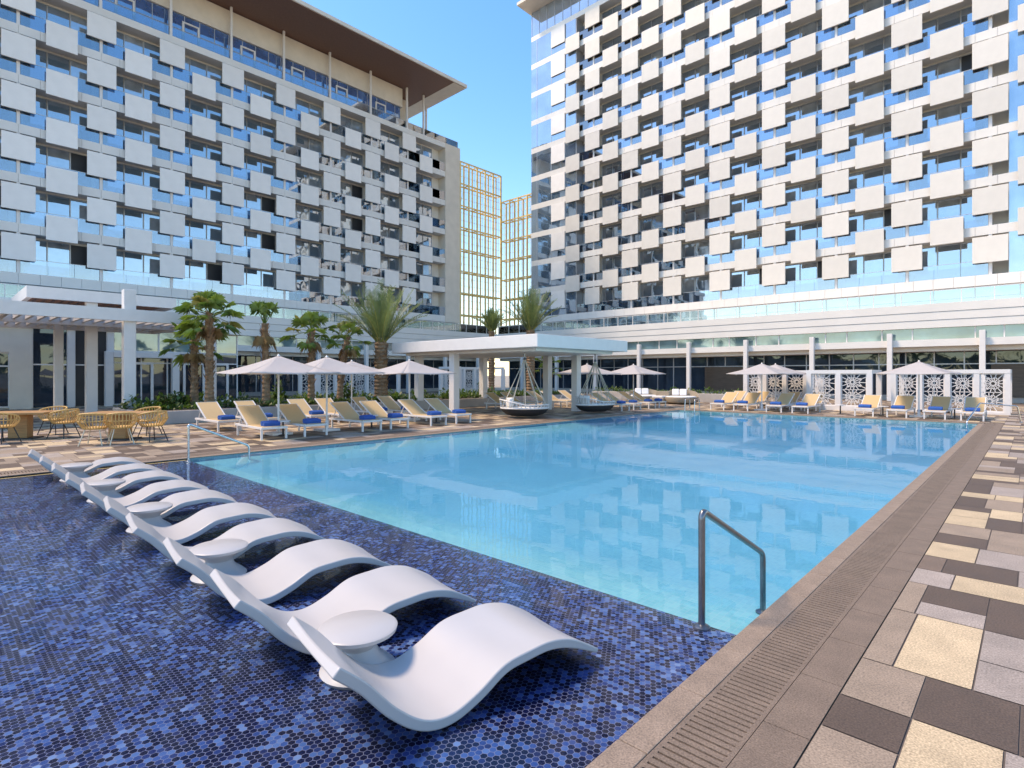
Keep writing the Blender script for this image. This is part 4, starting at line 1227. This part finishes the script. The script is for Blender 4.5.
def make_umbrella():
    root = thing('umbrella', 'x', 'umbrella', group='white square sun umbrellas')
    a = 1.30; zr, zt = 1.82, 2.32
    b = MB(); n = 8
    # four panels, each subdivided so the cloth sags slightly between the ribs
    def pt(side, s, t):
        # side 0..3, s along the edge -1..1, t 0 at rim 1 at apex
        ex, ey = [(1, s), (-s, 1), (-1, -s), (s, -1)][side]
        r = a * (1 - t); sag = .05 * (1 - abs(s) ** 1.5) * (1 - t) * 1.0 + .05 * math.sin(math.pi * t)
        return (ex * r, ey * r, zr + (zt - zr) * t - sag * .8)
    for sd_ in range(4):
        vs = []; fs = []
        for j in range(n + 1):
            for i in range(n + 1): vs.append(pt(sd_, -1 + 2 * i / n, j / n * .985))
        for j in range(n):
            for i in range(n): fs.append((j * (n + 1) + i, j * (n + 1) + i + 1, (j + 1) * (n + 1) + i + 1, (j + 1) * (n + 1) + i))
        b.add(vs, fs)
    o = b.build('canopy', 'canvas', root, recalc=False)
    so = o.modifiers.new('cloth', 'SOLIDIFY'); so.thickness = .012; so.offset = -1
    for p in o.data.polygons: p.use_smooth = True
    b = MB(); b.lathe([(.02, zt - .03), (.05, zt - .01), (.03, zt + .02), (.01, zt + .05)], 12); b.build('finial', 'white', root, smooth=True)
    b = MB(); b.tube([(0, 0, .08), (0, 0, zt - .02)], .028, 12); b.build('pole', 'white', root, smooth=True)
    b = MB(); b.box(-.3, -.3, 0, .3, .3, .07); b.lathe([(.06, .07), (.05, .3), (.035, .32)], 12); b.build('base', 'white', root, bevel=.01)
    for k in range(8):
        an = math.pi * k / 4; rr_ = a * (1.38 if k % 2 else .98)
        q = MB(); q.bar((0, 0, zt - .07), (rr_ * math.cos(an), rr_ * math.sin(an), zr - (.03 if k % 2 else .07)), .02, .02); q.build('rib', 'white', root)
    return root
UM = Proto(make_umbrella())
for x, y, lab in ((-16.2, 7.22, 'leftmost white umbrella, nearest the pergola'), (-16.2, 8.75, 'second white umbrella from the pergola'), (-20.2, 12.0, 'white umbrella in the back, half hidden between two others on the left'),
                  (-17.6, 12.95, 'white umbrella in front of the thick date palm'), (-17.2, 24.1, 'white umbrella just right of the canopy pillars'), (-16.0, 26.75, 'white umbrella right of the far swing daybed'),
                  (-9.85, 28.6, 'left of the two overlapping white umbrellas by the lattice'), (-9.95, 30.9, 'right one of the two overlapping umbrellas by the lattice'), (-3.5, 28.5, 'white umbrella before the lattice cabana at the far right')):
    UM.place((x, y, 0), rnd.uniform(-.05, .05), lab)

# round wicker daybeds at the far left pool corner
def make_daybed():
    root = thing('round_daybed', 'x', 'daybed', group='round wicker daybeds by the far pool corner')
    b = MB(); n = 28; vs = []; fs = []
    prof = [(.80, .04), (.95, .12), (1.02, .3), (1.0, .42)]
    b.lathe(prof + [(.9, .42), (.88, .3), (.02, .28)], n); b.build('base', 'wicker', root, smooth=True)
    b = MB(); pts = []
    for i in range(15):
        a = R(180) * i / 14; h = .42 + .42 * math.sin(a) ** .6
        pts.append((a, h))
    vs = []; fs = []
    for a, h in pts:
        for rr_, z in ((1.0, .42), (1.04, h), (.97, h), (.93, .42)): vs.append((rr_ * math.cos(a), rr_ * math.sin(a), z))
    for i in range(14):
        for k in range(4): fs.append((i * 4 + k, i * 4 + (k + 1) % 4, (i + 1) * 4 + (k + 1) % 4, (i + 1) * 4 + k))
    fs += [(0, 1, 2, 3), (56, 57, 58, 59)]
    b.add(vs, fs); b.build('backrest', 'wicker', root, smooth=True)
    b = MB(); b.lathe([(.02, .3), (.87, .3), (.9, .38), (.86, .47), (.02, .48)], n); b.build('cushion', 'cushion', root, smooth=True)
    for x in (-.35, .1):
        q = MB(); q.bar((x, .62, .5), (x, .76, .88), .42, .14, up=(0, -1, .3)); q.build('pillow', 'cushion', root, bevel=.05)
    return root
DB = Proto(make_daybed())
DB.place((-15.6, 31.6, 0), R(25), 'round wicker daybed with two white pillows at the far pool corner')
DB.place((-18.2, 31.8, 0), R(35), 'round wicker daybed partly hidden behind the loungers and umbrella')
bx = thing('wicker_armchair', 'low square wicker armchair between the two round daybeds', 'armchair', (-16.7, 31.0, 0))
b = MB(); b.box(-17.15, 30.6, .05, -16.25, 31.4, .36); b.build('seat', 'wicker', bx, bevel=.03)
b = MB(); b.box(-17.15, 31.3, .36, -16.25, 31.45, .75); b.build('backrest', 'wicker', bx, bevel=.03)
b = MB(); b.box(-17.05, 30.65, .362, -16.35, 31.28, .48); b.build('cushion', 'cushion', bx, bevel=.03)

# ================================================================== DINING SET
def make_table():
    root = thing('dining_table', 'x', 'dining table', group='oak dining tables under the pergola')
    b = MB(); b.box(-.75, -.5, .675, .75, .5, .74); b.build('tabletop', 'wood', root, bevel=.015)
    b = MB(); b.box(-.22, -.16, .03, .22, .16, .675); b.build('pedestal', 'wood', root, bevel=.01)
    b = MB(); b.box(-.4, -.3, 0, .4, .3, .03); b.build('foot_plate', 'blackmetal', root)
    return root
TB = Proto(make_table())
TB.place((-20.35, 1.9, 0), R(60), 'oak pedestal table at the far left edge of the terrace')
TB.place((-18.2, 3.75, 0), R(50), 'oak pedestal table beside the white pergola post')
def make_chair(legmat, kind):
    root = thing('dining_chair', 'x', 'dining chair', group='rattan tub chairs at the dining tables')
    b = MB(); b.lathe([(.02, .40), (.24, .40), (.27, .43), (.24, .455), (.02, .45)], 20); b.build('seat', 'rattan', root, smooth=True)
    b = MB(); tp = []
    for i in range(11):
        a = R(-125 + 250 * i / 10) + math.pi
        t = abs(i - 5) / 5; ht = .80 - .14 * t ** 2
        p0 = Vector((.25 * math.cos(a), .25 * math.sin(a), .43)); p2 = Vector((.33 * math.cos(a), .33 * math.sin(a), ht)); p1 = Vector((.36 * math.cos(a), .36 * math.sin(a), .58))
        b.tube([p0, p0 * .3 + p1 * .7, p1 * .5 + p2 * .5 + Vector((0, 0, .02)), p2], .013, 5); tp.append(p2)
        if i < 10:
            a2 = a + R(250 / 20); b.tube([Vector((.25 * math.cos(a2), .25 * math.sin(a2), .43)), Vector((.365 * math.cos(a2), .365 * math.sin(a2), .6)), Vector((.33 * math.cos(a2), .33 * math.sin(a2), ht))], .013, 5)
    b.tube(tp, .02, 6); mid = [Vector((v.x * 1.07, v.y * 1.07, .60)) for v in tp]; b.tube(mid, .012, 5)
    b.build('backrest', 'rattan', root, smooth=True)
    for sx in (-1, 1):
        for sy in (-1, 1):
            q = MB(); q.tube([(sx * .15, sy * .15, .41), (sx * .27, sy * .25, 0)], .013, 7); q.build('leg', legmat, root)
    return root
CB = Proto(make_chair('blackmetal', 0)); CC = Proto(make_chair('creammetal', 1))
CB.place((-19.35, 1.45, 0), R(130), 'rattan tub chair with black legs cut off by the left edge of the picture')
CB.place((-19.75, 2.75, 0), R(215), 'rattan tub chair with black legs, right of the far left table')
CB.place((-17.0, 4.2, 0), R(200), 'rattan tub chair with black legs by the planter end, right of the second table')
CB.place((-21.2, 2.7, 0), R(-40), 'rattan tub chair with black legs behind the far left table')
CB.place((-18.9, 4.55, 0), R(-60), 'rattan tub chair with black legs behind the second table')
CC.place((-17.15, 3.0, 0), R(150), 'rattan tub chair with cream legs, nearest to the pool')
CC.place((-16.95, 3.5, 0), R(175), 'rattan tub chair with cream legs, tucked behind the other cream legged one')

# ================================================================== HANDRAILS
def rail(name, label, pts, mat, group, flanges):
    root = thing(name, label, 'handrail', pts[0], group)
    P = [Vector(p) for p in pts]; out = [P[0]]
    for i in range(1, len(P) - 1):
        a = (P[i - 1] - P[i]).normalized(); c = (P[i + 1] - P[i]).normalized(); r = .07
        for t in (0, .25, .5, .75, 1):
            q0 = P[i] + a * r; q2 = P[i] + c * r
            out.append(q0 * (1 - t) ** 2 + P[i] * 2 * t * (1 - t) + q2 * t * t)
    out.append(P[-1])
    b = MB(); b.tube(out, .024, 12); b.build('tube', mat, root, smooth=True)
    for f in flanges:
        b = MB(); b.lathe([(.06, 0), (.06, .012), (.03, .03), (.026, .03)], 16, f); b.build('flange', mat, root, smooth=True)
    return root
rail('handrail', 'dark steel handrail on the shelf edge closest to the paved walkway', [(-1.72, 3.80, -.045), (-1.72, 3.80, .79), (-1.72, 5.02, .20), (-1.72, 5.02, -.32)], 'steel_dark', 'handrails over the pool steps', [(-1.72, 3.80, -.045), (-1.72, 5.02, -.32)])
rail('handrail', 'pale steel handrail on the shelf corner near the rattan chairs', [(-12.75, 3.80, -.045), (-12.75, 3.80, .74), (-12.75, 5.02, .18), (-12.75, 5.02, -.32)], 'steel', 'handrails over the pool steps', [(-12.75, 3.80, -.045)])
rail('handrail', 'pale steel handrail at the far right pool corner', [(-1.75, 25.4, -.4), (-1.75, 25.55, .10), (-1.45, 26.6, .72), (-.45, 27.6, .60), (-.35, 27.7, 0)], 'steel', 'handrails at the far end', [(-.35, 27.7, 0)])
for x, lab in ((-12.6, 'left bent steel rail of the ladder at the far pool corner'), (-12.1, 'right bent steel rail of the ladder at the far pool corner')):
    rail('ladder_rail', lab, [(x, 26.45, 0), (x, 26.45, .55), (x, 25.95, .55), (x, 25.85, -.5)], 'steel', 'ladder rails', [(x, 26.45, 0)])

# ================================================================== IN-POOL LEDGE LOUNGERS AND TABLES
def catmull(P, n):
    out = []
    for i in range(len(P) - 1):
        p0 = P[max(i - 1, 0)]; p1 = P[i]; p2 = P[i + 1]; p3 = P[min(i + 2, len(P) - 1)]
        for k in range(n):
            t = k / n
            out.append(tuple(.5 * (2 * b_ + (c_ - a_) * t + (2 * a_ - 5 * b_ + 4 * c_ - d_) * t * t + (-a_ + 3 * b_ - 3 * c_ + d_) * t ** 3) for a_, b_, c_, d_ in zip(p0, p1, p2, p3)))
    out.append(tuple(P[-1])); return out
def make_ledge():
    up = catmull([(0, .46), (.13, .345), (.28, .175), (.43, .062), (.58, .035), (.74, .085), (.92, .175), (1.10, .198), (1.26, .203), (1.42, .168), (1.56, .098), (1.66, .035)], 7)
    th = .056
    lo = []
    for i, (y, z) in enumerate(up):
        a = up[max(i - 1, 0)]; c = up[min(i + 1, len(up) - 1)]
        t = Vector((c[0] - a[0], c[1] - a[1])).normalized(); n_ = Vector((t.y, -t.x)) 
        k = th * (1 if i < len(up) - 14 else .5 + .5 * (len(up) - 1 - i) / 13)
        lo.append((y + n_.x * k, max(z + n_.y * k, -.044)))
    nx = 8; W = .34
    xs = [-W + 2 * W * i / nx for i in range(nx + 1)]
    b = MB(); vs = []; fs = []; m_ = len(up); cs = nx + 1
    for (y, z) in up:
        for x in xs: vs.append((x, y, z - .018 * (1 - (x / W) ** 2)))
    for (y, z) in lo:
        for x in xs: vs.append((x, y, z))
    o = m_ * cs
    for i in range(m_ - 1):
        for k in range(nx):
            a = i * cs + k
            fs.append((a, a + 1, a + cs + 1, a + cs)); fs.append((o + a, o + a + cs, o + a + cs + 1, o + a + 1))
        for k in (0, nx):
            a = i * cs + k; fs.append((a, a + cs, o + a + cs, o + a))
    for i in (0, m_ - 1):
        for k in range(nx):
            a = i * cs + k; fs.append((a, a + 1, o + a + 1, o + a))
    b.add(vs, fs)
    ob = b.build('ledge_lounger', 'resin', smooth=True, bevel=.012)
    return tag(ob, 'x', 'pool lounger', 'white curved loungers standing on the mosaic shelf')
LL = Proto(make_ledge())
lx = [-2.57, -3.66, -4.72, -5.87, -6.92, -8.07, -9.1, -10.24, -11.3, -12.45]
for i, x in enumerate(lx):
    nm = ('white curved lounger at the near end of the row, closest to the stone coping' if i == 0 else 'white curved lounger at the far end of the row, nearest the dining terrace' if i == 9
          else 'white curved lounger, ' + ORD[i] + ' from the near end of the row on the mosaic shelf')
    LL.place((x, 1.31 + rnd.uniform(-.02, .02), 0), R(-8) + rnd.uniform(-.015, .015), nm)
def make_ptable():
    b = MB()
    b.lathe([(.02, -.044), (.21, -.044), (.225, -.02), (.20, .005), (.13, .06), (.105, .11), (.12, .135), (.19, .18), (.23, .20), (.235, .222), (.22, .232), (.02, .234)], 40)
    return tag(b.build('pool_table', 'resin', smooth=True), 'x', 'side table', 'white hourglass tables between the pool loungers')
PT = Proto(make_ptable())
for i, x in enumerate((-2.99, -5.28, -7.48, -9.66, -11.88)):
    PT.place((x, 1.82, 0), 0, 'white hourglass pool table, ' + ORD[i] + ' from the near end of the lounger row')
